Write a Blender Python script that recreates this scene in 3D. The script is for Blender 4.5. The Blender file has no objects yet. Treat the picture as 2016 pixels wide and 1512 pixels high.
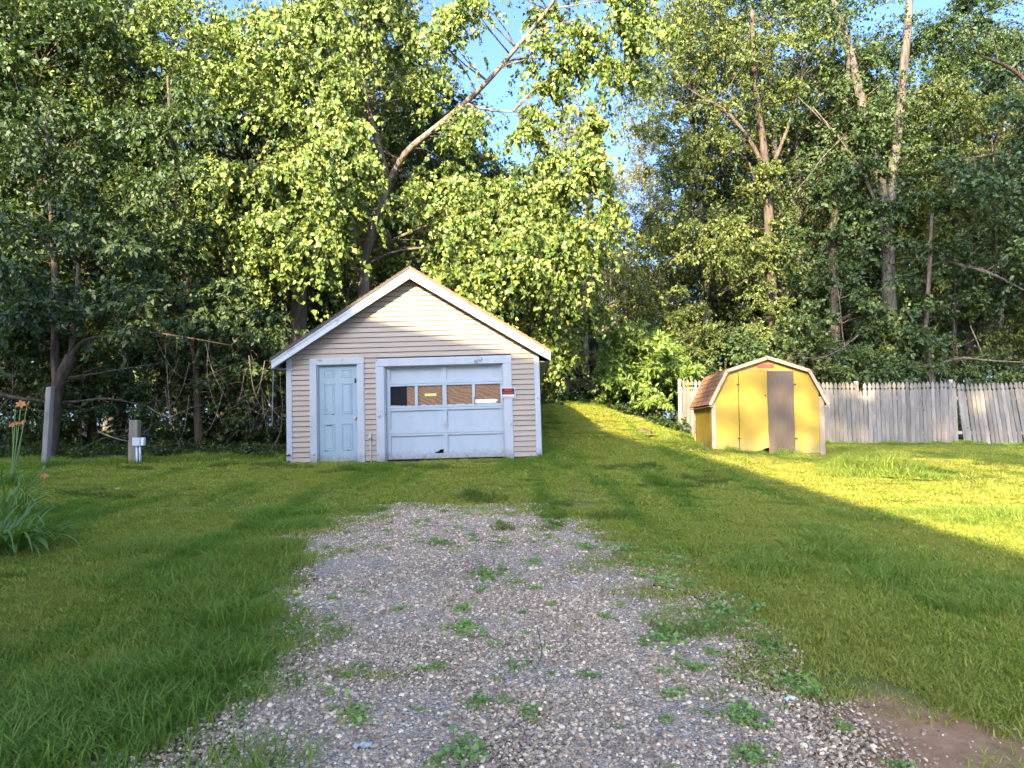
import bpy, math, random
import numpy as np
from mathutils import Vector, Matrix

R = math.radians
scene = bpy.context.scene
col = scene.collection

# ------------------------------------------------------------------ camera, sky, sun, exposure
CAM_H, PITCH, F = 1.6, R(4.0), 1400.0
cam = bpy.data.cameras.new('camera')
cam.sensor_width = 36.0
cam.lens = F / 2016 * 36
cam.clip_start = 0.05
cam.clip_end = 3000
cam_ob = bpy.data.objects.new('camera', cam)
cam_ob.location = (0, 0, CAM_H)
cam_ob.rotation_euler = (R(90) + PITCH, 0, 0)
col.objects.link(cam_ob)
scene.camera = cam_ob

SUN_EL, SUN_AZ = R(23.0), R(23.0)          # the sun stands behind the camera, to its left
SUN_DIR = Vector((math.sin(SUN_AZ) * math.cos(SUN_EL), math.cos(SUN_AZ) * math.cos(SUN_EL), -math.sin(SUN_EL)))
world = bpy.data.worlds.new('World')
scene.world = world
world.use_nodes = True
nt = world.node_tree
nt.nodes.clear()
wo = nt.nodes.new('ShaderNodeOutputWorld')
bg = nt.nodes.new('ShaderNodeBackground')
sky = nt.nodes.new('ShaderNodeTexSky')
sky.sky_type = 'NISHITA'
sky.sun_disc = False
sky.sun_elevation = SUN_EL
sky.sun_rotation = R(180.0) + SUN_AZ
sky.air_density = 0.45
sky.dust_density = 3.0
sky.ozone_density = 5.0
bg.inputs['Strength'].default_value = 0.15
nt.links.new(sky.outputs[0], bg.inputs[0])
nt.links.new(bg.outputs[0], wo.inputs[0])

sun = bpy.data.lights.new('sun', 'SUN')
sun.energy = 3.8
sun.angle = R(0.6)
sun.color = (1.0, 0.80, 0.49)
sun_ob = bpy.data.objects.new('sun', sun)
sun_ob.rotation_euler = SUN_DIR.to_track_quat('-Z', 'Y').to_euler()
sun_ob.location = (-30, -40, 30)
col.objects.link(sun_ob)

scene.view_settings.view_transform = 'Standard'
scene.view_settings.look = 'None'
scene.view_settings.exposure = 2.85
scene.view_settings.gamma = 1.0
scene.view_settings.use_curve_mapping = False
scene.render.engine = 'CYCLES'
scene.cycles.use_denoising = True
scene.cycles.max_bounces = 6
scene.cycles.diffuse_bounces = 4
scene.cycles.glossy_bounces = 2
scene.cycles.transmission_bounces = 4
scene.cycles.transparent_max_bounces = 4
scene.cycles.sample_clamp_indirect = 4.0
scene.cycles.caustics_reflective = False
scene.cycles.caustics_refractive = False

# ------------------------------------------------------------------ placing helpers
CP, SP = math.cos(PITCH), math.sin(PITCH)


def ray(px, py):
    u, v = (px - 1008) / F, (756 - py) / F
    return Vector((u, CP - v * SP, SP + v * CP))


def W(px, py, Y):
    """point of the place seen at photo pixel (px, py) standing Y metres in front of the camera"""
    d = ray(px, py)
    return Vector((0, 0, CAM_H)) + d * (Y / d.y)


def npz(x, y, z):
    return np.stack([x, y, z], -1)


def ground_z(x, y):
    x = np.asarray(x, float)
    y = np.asarray(y, float)
    z = 0.069 * np.clip(y, -14, 14.5) + 0.040 * np.clip(y - 14.5, 0, 8.5)
    z = z + 0.022 * np.clip(y - 26, 0, 60)
    dx = (x - 1.6)
    sx = np.where(dx > 0, 1.9, 1.7)
    dy = (y - 21.5)
    sy = np.where(dy > 0, 4.0, 3.3)
    z = z + 1.2 * np.exp(-0.5 * ((dx / sx) ** 2 + (dy / sy) ** 2))
    # rough old lawn
    z = z + 0.012 * np.sin(x * 1.7 + 0.6 * np.sin(y * 0.9)) * np.sin(y * 1.3 + 0.5 * np.sin(x * 1.1))
    z = z + 0.006 * np.sin(x * 4.1 + y * 1.7) * np.sin(y * 3.7 - x * 0.8)
    # small hummock in the sunlit lawn before the shed
    z = z + 0.10 * np.exp(-0.5 * (((x - 6.4) / 0.7) ** 2 + ((y - 12.6) / 0.7) ** 2))
    return z


def gz(x, y):
    return float(ground_z(x, y))


def G(px, py):
    """point on the ground seen at a photo pixel"""
    d = ray(px, py)
    t = 1.5
    prev = t
    while t < 80:
        p = Vector((0, 0, CAM_H)) + d * t
        if p.z < gz(p.x, p.y):
            lo, hi = prev, t
            for _ in range(25):
                m = (lo + hi) / 2
                p = Vector((0, 0, CAM_H)) + d * m
                if p.z < gz(p.x, p.y):
                    hi = m
                else:
                    lo = m
            return Vector((p.x, p.y, gz(p.x, p.y)))
        prev = t
        t += 0.05
    return p


# ------------------------------------------------------------------ object helpers
def tag(o, label=None, cat=None, group=None, kind=None):
    if label:
        o['label'] = label
    if cat:
        o['category'] = cat
    if group:
        o['group'] = group
    if kind:
        o['kind'] = kind
    return o


def empty(name, loc, rz=0, ry=0):
    o = bpy.data.objects.new(name, None)
    o.empty_display_size = 0.2
    o.location = loc
    o.rotation_euler = (0, ry, rz)
    col.objects.link(o)
    return o


def link(name, me, parent=None):
    o = bpy.data.objects.new(name, me)
    col.objects.link(o)
    if parent is not None:
        o.parent = parent
    return o


def copy_thing(root, loc=None, rz=None, scale=None):
    """a copy of a thing with copies of its parts (one level), meshes shared"""
    c = root.copy()
    col.objects.link(c)
    if loc is not None:
        c.location = loc
    if rz is not None:
        c.rotation_euler.z = rz
    if scale is not None:
        c.scale = (scale,) * 3
    for ch in PARTS[root.name]:
        d = ch.copy()
        col.objects.link(d)
        d.parent = c
    return c


PARTS = {}


def np_mesh(name, v, f, mat=None, smooth=False):
    me = bpy.data.meshes.new(name)
    v = np.ascontiguousarray(v, np.float32).reshape(-1, 3)
    f = np.ascontiguousarray(f, np.int32)
    k = f.shape[1]
    me.vertices.add(len(v))
    me.vertices.foreach_set('co', v.ravel())
    me.loops.add(f.size)
    me.loops.foreach_set('vertex_index', f.ravel())
    me.polygons.add(len(f))
    me.polygons.foreach_set('loop_start', np.arange(0, f.size, k, dtype=np.int32))
    if smooth:
        me.polygons.foreach_set('use_smooth', np.ones(len(f), bool))
    me.update(calc_edges=True)
    if mat:
        me.materials.append(mat)
    return me


class MB:
    """collects boxes, prisms and tubes and links them as one mesh object"""

    def __init__(self):
        self.v, self.f = [], []

    def add(self, v, f):
        n = len(self.v)
        self.v += [tuple(p) for p in v]
        self.f += [tuple(i + n for i in q) for q in f]
        return self

    def box(self, x0, x1, y0, y1, z0, z1):
        v = [(x0, y0, z0), (x1, y0, z0), (x1, y1, z0), (x0, y1, z0), (x0, y0, z1), (x1, y0, z1), (x1, y1, z1), (x0, y1, z1)]
        return self.add(v, [(3, 2, 1, 0), (4, 5, 6, 7), (0, 1, 5, 4), (1, 2, 6, 5), (2, 3, 7, 6), (3, 0, 4, 7)])

    def prism_y(self, pts, y0, y1):
        """outline (x, z), anticlockwise seen from the front, extruded from y0 (front) to y1"""
        n = len(pts)
        v = [(x, y0, z) for x, z in pts] + [(x, y1, z) for x, z in pts]
        f = [tuple(range(n)), tuple(range(2 * n - 1, n - 1, -1))]
        f += [(i, i + n, (i + 1) % n + n, (i + 1) % n) for i in range(n)]
        return self.add(v, f)

    def prism_x(self, pts, x0, x1):
        """outline (y, z) extruded along x"""
        n = len(pts)
        v = [(x0, y, z) for y, z in pts] + [(x1, y, z) for y, z in pts]
        f = [tuple(range(n - 1, -1, -1)), tuple(range(n, 2 * n))]
        f += [(i, (i + 1) % n, (i + 1) % n + n, i + n) for i in range(n)]
        return self.add(v, f)

    def hexa(self, a, b):
        """a, b: two quads (4 points each) joined into a solid"""
        return self.add(list(a) + list(b), [(3, 2, 1, 0), (4, 5, 6, 7), (0, 1, 5, 4), (1, 2, 6, 5), (2, 3, 7, 6), (3, 0, 4, 7)])

    def tube(self, path, rad, sides=6, cap=True, wob=0.0, rng=None):
        path = [Vector(p) for p in path]
        n = len(path)
        if isinstance(rad, (int, float)):
            rad = [rad] * n
        base = len(self.v)
        u = None
        for i, p in enumerate(path):
            t = (path[min(i + 1, n - 1)] - path[max(i - 1, 0)])
            t = t.normalized() if t.length > 1e-9 else Vector((0, 0, 1))
            if u is None:
                u = t.orthogonal().normalized()
            u = (u - t * u.dot(t))
            u = u.normalized() if u.length > 1e-6 else t.orthogonal().normalized()
            w = t.cross(u)
            for k in range(sides):
                a = 2 * math.pi * k / sides
                r = rad[i] * (1 + (wob * (rng.random() - 0.5) if rng else 0))
                self.v.append(tuple(p + (u * math.cos(a) + w * math.sin(a)) * r))
        for i in range(n - 1):
            for k in range(sides):
                a, b = base + i * sides + k, base + i * sides + (k + 1) % sides
                self.f.append((a, b, b + sides, a + sides))
        if cap:
            self.f.append(tuple(base + k for k in range(sides - 1, -1, -1)))
            self.f.append(tuple(base + (n - 1) * sides + k for k in range(sides)))
        return self

    def ball(self, c, r, seg=10, rings=6, sc=(1, 1, 1)):
        c = Vector(c)
        base = len(self.v)
        self.v.append(tuple(c + Vector((0, 0, r * sc[2]))))
        for i in range(1, rings):
            th = math.pi * i / rings
            for k in range(seg):
                a = 2 * math.pi * k / seg
                self.v.append(tuple(c + Vector((r * sc[0] * math.sin(th) * math.cos(a), r * sc[1] * math.sin(th) * math.sin(a), r * sc[2] * math.cos(th)))))
        self.v.append(tuple(c - Vector((0, 0, r * sc[2]))))
        for k in range(seg):
            self.f.append((base, base + 1 + k, base + 1 + (k + 1) % seg))
        for i in range(rings - 2):
            for k in range(seg):
                a, b = base + 1 + i * seg + k, base + 1 + i * seg + (k + 1) % seg
                self.f.append((a, a + seg, b + seg, b))
        last = len(self.v) - 1
        s = base + 1 + (rings - 2) * seg
        for k in range(seg):
            self.f.append((last, s + (k + 1) % seg, s + k))
        return self

    def mesh(self, name, mat, smooth=False):
        me = bpy.data.meshes.new(name)
        me.from_pydata(self.v, [], self.f)
        if smooth:
            me.polygons.foreach_set('use_smooth', np.ones(len(me.polygons), bool))
        me.update()
        if mat:
            me.materials.append(mat)
        return me

    def build(self, name, mat, parent=None, smooth=False, bevel=0.0):
        o = link(name, self.mesh(name, mat, smooth), parent)
        if bevel:
            b = o.modifiers.new('bevel', 'BEVEL')
            b.width = bevel
            b.segments = 1
            b.limit_method = 'ANGLE'
        return o


# ------------------------------------------------------------------ materials
def new_mat(name):
    m = bpy.data.materials.new(name)
    m.use_nodes = True
    n = m.node_tree
    n.nodes.clear()
    out = n.nodes.new('ShaderNodeOutputMaterial')
    return m, n, out


def N(n, kind, **kw):
    x = n.nodes.new(kind)
    for k, v in kw.items():
        if k in x.inputs:
            x.inputs[k].default_value = v
        else:
            setattr(x, k, v)
    return x


def c4(c):
    return (c[0], c[1], c[2], 1.0)


def obj_vec(n, stretch=(1, 1, 1), world=False, per_object=True):
    if world:
        g = N(n, 'ShaderNodeNewGeometry')
        src = g.outputs['Position']
    else:
        t = N(n, 'ShaderNodeTexCoord')
        src = t.outputs['Object']
    if per_object and not world:
        oi = N(n, 'ShaderNodeObjectInfo')
        mul = N(n, 'ShaderNodeMath', operation='MULTIPLY')
        mul.inputs[1].default_value = 57.0
        n.links.new(oi.outputs['Random'], mul.inputs[0])
        add = N(n, 'ShaderNodeVectorMath', operation='ADD')
        n.links.new(src, add.inputs[0])
        n.links.new(mul.outputs[0], add.inputs[1])
        src = add.outputs[0]
    mp = N(n, 'ShaderNodeMapping')
    mp.inputs['Scale'].default_value = stretch
    n.links.new(src, mp.inputs['Vector'])
    return mp.outputs['Vector']


def noise(n, vec, scale, detail=4, rough=0.55, dist=0.0):
    x = N(n, 'ShaderNodeTexNoise')
    x.inputs['Scale'].default_value = scale
    x.inputs['Detail'].default_value = detail
    x.inputs['Roughness'].default_value = rough
    x.inputs['Distortion'].default_value = dist
    n.links.new(vec, x.inputs['Vector'])
    return x.outputs['Fac']


def ramp(n, fac, stops, interp='LINEAR'):
    x = N(n, 'ShaderNodeValToRGB')
    x.color_ramp.interpolation = interp
    e = x.color_ramp.elements
    while len(e) < len(stops):
        e.new(0.5)
    for el, (p, c) in zip(e, stops):
        el.position = p
        el.color = c4(c) if len(c) == 3 else c
    n.links.new(fac, x.inputs['Fac'])
    return x.outputs['Color']


def mix(n, fac, a, b, mode='MIX'):
    x = N(n, 'ShaderNodeMix', data_type='RGBA', blend_type=mode)
    if isinstance(fac, (int, float)):
        x.inputs[0].default_value = fac
    else:
        n.links.new(fac, x.inputs[0])
    for sock, val in ((x.inputs[6], a), (x.inputs[7], b)):
        if isinstance(val, tuple):
            sock.default_value = c4(val)
        else:
            n.links.new(val, sock)
    return x.outputs[2]


def bump(n, height, strength=0.3, dist=0.01):
    x = N(n, 'ShaderNodeBump')
    x.inputs['Strength'].default_value = strength
    x.inputs['Distance'].default_value = dist
    n.links.new(height, x.inputs['Height'])
    return x.outputs['Normal']


def principled(n, out, color, rough=0.8, normal=None, spec=0.3, metal=0.0):
    p = N(n, 'ShaderNodeBsdfPrincipled')
    if isinstance(color, tuple):
        p.inputs['Base Color'].default_value = c4(color)
    else:
        n.links.new(color, p.inputs['Base Color'])
    if isinstance(rough, (int, float)):
        p.inputs['Roughness'].default_value = rough
    else:
        n.links.new(rough, p.inputs['Roughness'])
    p.inputs['Specular IOR Level'].default_value = spec
    p.inputs['Metallic'].default_value = metal
    if normal is not None:
        n.links.new(normal, p.inputs['Normal'])
    n.links.new(p.outputs[0], out.inputs['Surface'])
    return p


def mul(c, k):
    return tuple(x * k for x in c)


def mat_plain(name, c, rough=0.8, var=0.18, scale=4.0, stretch=(1, 1, 1), bscale=60.0, bstr=0.15, spec=0.3, metal=0.0, per_obj=0.1):
    m, n, out = new_mat(name)
    vec = obj_vec(n, stretch)
    f = noise(n, vec, scale, 5)
    colr = ramp(n, f, [(0.25, mul(c, 1 - var)), (0.75, mul(c, 1 + var))])
    if per_obj:
        oi = N(n, 'ShaderNodeObjectInfo')
        v = ramp(n, oi.outputs['Random'], [(0, (1 - per_obj,) * 3), (1, (1 + per_obj,) * 3)])
        colr = mix(n, 1.0, colr, v, 'MULTIPLY')
    b = noise(n, vec, bscale, 4)
    principled(n, out, colr, rough, bump(n, b, bstr, 0.01), spec, metal)
    return m


def mat_paint(name, paint, under, amount, scale=7.0, stretch=(1, 1, 1), rough=0.6, dirt=0.2, dirtcol=(0.25, 0.24, 0.2), foot=False):
    """old paint: chips that show the wood below, and stains"""
    m, n, out = new_mat(name)
    vec = obj_vec(n, stretch)
    big = noise(n, vec, scale * 0.35, 4)
    fine = noise(n, vec, scale * 3.0, 6, 0.7)
    tot = N(n, 'ShaderNodeMath', operation='ADD')
    n.links.new(big, tot.inputs[0])
    n.links.new(fine, tot.inputs[1])
    gt = N(n, 'ShaderNodeMapRange')
    gt.inputs['From Min'].default_value = 1.30 - amount * 0.45
    gt.inputs['From Max'].default_value = 1.36 - amount * 0.45
    n.links.new(tot.outputs[0], gt.inputs['Value'])
    st = noise(n, obj_vec(n, (stretch[0] * 1.0, stretch[1], stretch[2] * 0.35)), scale * 0.8, 5, 0.65)
    stain = ramp(n, st, [(0.45, (0, 0, 0)), (0.8, (dirt,) * 3)])
    base = mix(n, stain, paint, dirtcol)
    c = mix(n, gt.outputs[0], base, under)
    if foot:
        # mud splashed up from the ground
        tc = N(n, 'ShaderNodeTexCoord')
        sp = N(n, 'ShaderNodeSeparateXYZ')
        n.links.new(tc.outputs['Object'], sp.inputs[0])
        mr = N(n, 'ShaderNodeMapRange')
        mr.inputs['From Min'].default_value = 0.34
        mr.inputs['From Max'].default_value = -0.02
        n.links.new(sp.outputs['Z'], mr.inputs['Value'])
        sn = noise(n, obj_vec(n, (1, 1, 0.6)), 9, 6, 0.75)
        ml = N(n, 'ShaderNodeMath', operation='MULTIPLY')
        n.links.new(mr.outputs[0], ml.inputs[0])
        n.links.new(sn, ml.inputs[1])
        c = mix(n, ramp(n, ml.outputs[0], [(0.22, (0, 0, 0)), (0.55, (0.8,) * 3)]), c, (0.14, 0.125, 0.085))
    b = noise(n, vec, 45, 4)
    principled(n, out, c, rough, bump(n, b, 0.12, 0.006), 0.35)
    return m


def mat_wood(name, a, b, scale=3.0, axis='Z', rough=0.85, streak=(0.5, 0.5), stain=None, per_obj=0.18):
    """weathered boards: grain along one axis"""
    m, n, out = new_mat(name)
    st = {'Z': (9, 9, 1.1), 'X': (1.1, 9, 9), 'Y': (9, 1.1, 9)}[axis]
    vec = obj_vec(n, st)
    g = noise(n, vec, scale, 6, 0.65, 0.6)
    c = ramp(n, g, [(0.3, a), (0.7, b)])
    v2 = obj_vec(n, (1, 1, 0.5))
    blot = noise(n, v2, 1.6, 4, 0.6)
    c = mix(n, ramp(n, blot, [(0.48, (0, 0, 0)), (0.72, (0.55,) * 3)]), c, stain or mul(a, 0.55))
    knots = N(n, 'ShaderNodeTexVoronoi')
    knots.inputs['Scale'].default_value = 3.2
    n.links.new(obj_vec(n, (1.2, 1.2, 1.0)), knots.inputs['Vector'])
    kf = ramp(n, knots.outputs['Distance'], [(0.03, (0.7,) * 3), (0.09, (0, 0, 0))])
    c = mix(n, kf, c, mul(a, 0.35))
    oi = N(n, 'ShaderNodeObjectInfo')
    v = ramp(n, oi.outputs['Random'], [(0, (1 - per_obj,) * 3), (1, (1 + per_obj,) * 3)])
    c = mix(n, 1.0, c, v, 'MULTIPLY')
    principled(n, out, c, rough, bump(n, g, 0.35, 0.006), 0.25)
    return m


def mat_ply(name, a, b, per_obj=0.1, zs=0.35, scale=5.0, dist=9.0):
    m, n, out = new_mat(name)
    vec = obj_vec(n, (1, 1, zs))
    w = N(n, 'ShaderNodeTexWave', wave_type='RINGS', rings_direction='Y')
    w.inputs['Scale'].default_value = scale
    w.inputs['Distortion'].default_value = dist
    w.inputs['Detail'].default_value = 3.0
    w.inputs['Detail Scale'].default_value = 0.8
    n.links.new(vec, w.inputs['Vector'])
    f = noise(n, obj_vec(n, (10, 10, 1)), 6, 5)
    c = ramp(n, w.outputs['Fac'], [(0.1, a), (0.9, b)])
    c = mix(n, 0.35, c, ramp(n, f, [(0.3, a), (0.7, b)]))
    principled(n, out, c, 0.8, bump(n, w.outputs['Fac'], 0.15, 0.003), 0.25)
    return m


def mat_bark(name, a, b, scale=7.0, strength=0.9):
    m, n, out = new_mat(name)
    vec = obj_vec(n, (1, 1, 0.18))
    r1 = noise(n, vec, scale, 6, 0.7, 0.8)
    r2 = noise(n, obj_vec(n, (1, 1, 0.6)), scale * 0.3, 4)
    c = ramp(n, r1, [(0.32, mul(a, 0.35)), (0.5, a), (0.68, b)])
    c = mix(n, ramp(n, r2, [(0.45, (0, 0, 0)), (0.75, (0.5,) * 3)]), c, mul(b, 1.25))
    principled(n, out, c, 0.92, bump(n, r1, strength, 0.05), 0.15)
    return m


def mat_leaf(name, stops, trans=0.42, tcol=1.5, gloss=0.06, world_var=0.25):
    """leaf faces: every leaf its own green; some light passes through"""
    m, n, out = new_mat(name)
    g = N(n, 'ShaderNodeNewGeometry')
    c = ramp(n, g.outputs['Random Per Island'], stops)
    oi = N(n, 'ShaderNodeObjectInfo')
    v = ramp(n, oi.outputs['Random'], [(0, (1 - world_var, 1 - world_var * 0.8, 1 - world_var * 0.6)), (1, (1 + world_var, 1 + world_var * 0.8, 1 + world_var * 0.3))])
    c = mix(n, 1.0, c, v, 'MULTIPLY')
    d = N(n, 'ShaderNodeBsdfDiffuse')
    n.links.new(c, d.inputs['Color'])
    t = N(n, 'ShaderNodeBsdfTranslucent')
    tc = mix(n, 1.0, c, (tcol * 1.0, tcol * 1.05, tcol * 0.45), 'MULTIPLY')
    n.links.new(tc, t.inputs['Color'])
    ms = N(n, 'ShaderNodeMixShader')
    ms.inputs[0].default_value = trans
    n.links.new(d.outputs[0], ms.inputs[1])
    n.links.new(t.outputs[0], ms.inputs[2])
    gl = N(n, 'ShaderNodeBsdfGlossy')
    gl.inputs['Roughness'].default_value = 0.6
    gl.inputs['Color'].default_value = (0.9, 0.95, 1, 1)
    m2 = N(n, 'ShaderNodeMixShader')
    m2.inputs[0].default_value = gloss
    n.links.new(ms.outputs[0], m2.inputs[1])
    n.links.new(gl.outputs[0], m2.inputs[2])
    n.links.new(m2.outputs[0], out.inputs['Surface'])
    return m

# ------------------------------------------------------------------ ground
rng = np.random.default_rng(7)
random.seed(7)


def vnoise(x, y, s, seed=0):
    """cheap value noise in 0..1 for masks"""
    r = np.random.default_rng(1000 + seed)
    tab = r.random((64, 64))
    u, v = np.asarray(x) / s, np.asarray(y) / s
    i, j = np.floor(u).astype(int), np.floor(v).astype(int)
    fu, fv = u - i, v - j
    fu, fv = fu * fu * (3 - 2 * fu), fv * fv * (3 - 2 * fv)
    a, b = tab[i % 64, j % 64], tab[(i + 1) % 64, j % 64]
    c, d = tab[i % 64, (j + 1) % 64], tab[(i + 1) % 64, (j + 1) % 64]
    return (a * (1 - fu) + b * fu) * (1 - fv) + (c * (1 - fu) + d * fu) * fv


# outline of the gravel: left and right edge (x) against distance y
GRAVEL_ROWS = [(1000, 770, 1010), (1022, 690, 1120), (1050, 640, 1180), (1100, 600, 1260), (1200, 585, 1400), (1300, 530, 1510), (1400, 425, 1600), (1512, 320, 1680)]
ge = []
for py, pl, pr in GRAVEL_ROWS:
    a, b = G(pl, py), G(pr, py)
    ge.append(((a.y + b.y) / 2, a.x - (0.14 if a.y > 4.6 else -0.02), b.x - (0.0 if a.y > 4.6 else 0.08)))
ge.sort()
GEY = np.array([-12.0] + [g[0] for g in ge])
GEL = np.array([ge[0][1] - 0.15] + [g[1] for g in ge])
GER = np.array([ge[0][2] + 0.3] + [g[2] for g in ge])
GRAVEL_END = ge[-1][0]


def gravel_depth(x, y):
    """metres inside the gravel (negative outside), with a ragged edge"""
    l = np.interp(y, GEY, GEL)
    r = np.interp(y, GEY, GER)
    d = np.minimum(x - l, r - x)
    d = np.minimum(d, (GRAVEL_END - y) * 0.8)
    return d + (vnoise(x, y, 0.45, 1) - 0.5) * 0.28 + (vnoise(x, y, 0.22, 8) - 0.5) * 0.16 + (vnoise(x, y, 0.13, 2) - 0.5) * 0.18


DIRT = [G(1790, 1480), G(640, 1060) + Vector((-0.45, 0.25, 0)), G(540, 1057), G(1360, 1095)]


def dirt_amount(x, y):
    d = np.zeros_like(np.asarray(x, float))
    for (c, sx, sy, k) in ((DIRT[0], 0.50, 0.34, 1.6), (DIRT[2], 0.26, 0.22, 0.75), (DIRT[3], 0.25, 0.4, 0.55)):
        d = np.maximum(d, k * np.exp(-0.5 * (((x - c.x) / sx) ** 2 + ((y - c.y) / sy) ** 2)))
    return d - 0.5 + (vnoise(x, y, 0.3, 3) - 0.5) * 0.55 + (vnoise(x, y, 0.07, 5) - 0.5) * 0.35


def forest_amount(x, y):
    """> 0 under the wood, < 0 on the lawn"""
    far = np.interp(x, [-40, -10.5, -8.5, -6.5, -4.5, -4.3, 0.6, 0.9, 3.6, 4.7, 5.0, 40], [14.5, 14.6, 15.0, 15.6, 16.8, 19, 19, 22.6, 22.0, 21.4, 22.0, 20.6])
    d = (y - far)
    return d + (vnoise(x, y, 0.8, 4) - 0.5) * 0.9


def axis(pts):
    out = []
    for a, b, st in pts:
        out += list(np.arange(a, b, st))
    return np.array(out + [pts[-1][1]])


ax = axis([(-500, -60, 40), (-60, -24, 4), (-24, -10, 0.5), (-10, 12, 0.14), (12, 24, 0.5), (24, 60, 4), (60, 500, 40)])
ay = axis([(-400, -40, 40), (-40, -4, 4), (-4, 2, 0.5), (2, 24, 0.14), (24, 40, 0.7), (40, 80, 4), (80, 600, 40)])
gx, gy = np.meshgrid(ax, ay)
v = npz(gx, gy, ground_z(gx, gy)).reshape(-1, 3)
nx, ny = len(ax), len(ay)
ii = np.arange(nx - 1)[None, :] + (np.arange(ny - 1) * nx)[:, None]
f = np.stack([ii, ii + 1, ii + 1 + nx, ii + nx], -1).reshape(-1, 4)


def mat_ground():
    m, n, out = new_mat('lawn_soil')
    vec = obj_vec(n, (1, 1, 1), world=True)
    big = noise(n, vec, 0.35, 4)
    fine = noise(n, vec, 14, 6, 0.7)
    streak = noise(n, obj_vec(n, (1.0, 0.25, 1), world=True), 1.4, 4)
    c = ramp(n, big, [(0.3, (0.120, 0.150, 0.030)), (0.7, (0.195, 0.190, 0.055))])
    c = mix(n, ramp(n, streak, [(0.4, (0, 0, 0)), (0.75, (0.6,) * 3)]), c, (0.22, 0.185, 0.075))
    c = mix(n, ramp(n, fine, [(0.35, (0.25,) * 3), (0.7, (0, 0, 0))]), c, (0.090, 0.100, 0.030))
    a = N(n, 'ShaderNodeAttribute', attribute_name='soil')
    sep = N(n, 'ShaderNodeSeparateColor')
    n.links.new(a.outputs['Color'], sep.inputs[0])
    dirt = ramp(n, noise(n, vec, 9, 6, 0.65), [(0.3, (0.30, 0.165, 0.080)), (0.7, (0.44, 0.26, 0.135))])
    c = mix(n, sep.outputs[0], c, dirt)
    litter = ramp(n, noise(n, vec, 22, 6, 0.7), [(0.3, (0.018, 0.014, 0.008)), (0.55, (0.05, 0.034, 0.018)), (0.8, (0.11, 0.07, 0.035))])
    c = mix(n, sep.outputs[1], c, litter)
    principled(n, out, c, 0.95, bump(n, fine, 0.6, 0.03), 0.1)
    return m


ground_me = np_mesh('ground', v, f, mat_ground(), smooth=True)
ca = ground_me.color_attributes.new('soil', 'FLOAT_COLOR', 'POINT')
sv = np.zeros((len(v), 4), np.float32)
sv[:, 0] = np.clip(dirt_amount(v[:, 0], v[:, 1]) * 4 + 0.3, 0, 1)
sv[:, 1] = np.clip(forest_amount(v[:, 0], v[:, 1]) * 1.2 + 0.5, 0, 1)
sv[:, 3] = 1
ca.data.foreach_set('color', sv.ravel())
ground = link('ground', ground_me)
tag(ground, 'mown lawn rising gently towards the garage and the wood', kind='structure')

# gravel bed: a thin sheet above the soil, under the loose stones
gxs, gys = np.arange(-3.2, 4.0, 0.07), np.arange(-6, GRAVEL_END + 0.4, 0.07)
qx, qy = np.meshgrid(gxs, gys)
qd = gravel_depth(qx, qy)
idx = -np.ones(qx.shape, int)
cell = (qd[:-1, :-1] > 0.10) & (qd[1:, :-1] > 0.10) & (qd[:-1, 1:] > 0.10) & (qd[1:, 1:] > 0.10)
use = np.zeros(qx.shape, bool)
use[:-1, :-1] |= cell
use[1:, :-1] |= cell
use[:-1, 1:] |= cell
use[1:, 1:] |= cell
idx[use] = np.arange(use.sum())
gv = npz(qx[use], qy[use], ground_z(qx[use], qy[use]) + 0.006 + 0.012 * vnoise(qx[use], qy[use], 0.4, 9))
cj, ci = np.nonzero(cell)
gf = np.stack([idx[cj, ci], idx[cj, ci + 1], idx[cj + 1, ci + 1], idx[cj + 1, ci]], -1)


def mat_gravel_bed():
    m, n, out = new_mat('gravel_bed')
    vec = obj_vec(n, world=True)
    vo = N(n, 'ShaderNodeTexVoronoi')
    vo.inputs['Scale'].default_value = 75
    n.links.new(vec, vo.inputs['Vector'])
    sep = N(n, 'ShaderNodeSeparateColor')
    n.links.new(vo.outputs['Color'], sep.inputs[0])
    c = ramp(n, sep.outputs[0], [(0, (0.26, 0.20, 0.14)), (0.4, (0.44, 0.35, 0.25)), (0.8, (0.56, 0.46, 0.34)), (1, (0.64, 0.55, 0.44))])
    c = mix(n, ramp(n, vo.outputs['Distance'], [(0.45, (0, 0, 0)), (0.85, (0.8,) * 3)]), c, (0.10, 0.078, 0.052))  # gaps between the drawn pebbles darkened by colour to suggest crevice shade
    c = mix(n, ramp(n, noise(n, vec, 1.6, 4), [(0.5, (0, 0, 0)), (0.75, (0.5,) * 3)]), c, (0.11, 0.085, 0.06))
    inv = N(n, 'ShaderNodeMath', operation='SUBTRACT')
    inv.inputs[0].default_value = 1.0
    n.links.new(vo.outputs['Distance'], inv.inputs[1])
    principled(n, out, c, 0.85, bump(n, inv.outputs[0], 0.8, 0.02), 0.2)
    return m


gravel = link('gravel_driveway', np_mesh('gravel_driveway', gv, gf, mat_gravel_bed(), smooth=True))
tag(gravel, 'grey gravel bed of the short driveway in front of the garage', kind='structure')


# ------------------------------------------------------------------ scatter (only for what nobody could count)
def source_collection(name, meshes):
    c = bpy.data.collections.new(name)
    for i, me in enumerate(meshes):
        o = bpy.data.objects.new('%s_%02d' % (name, i), me)
        c.objects.link(o)
    return c


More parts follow.
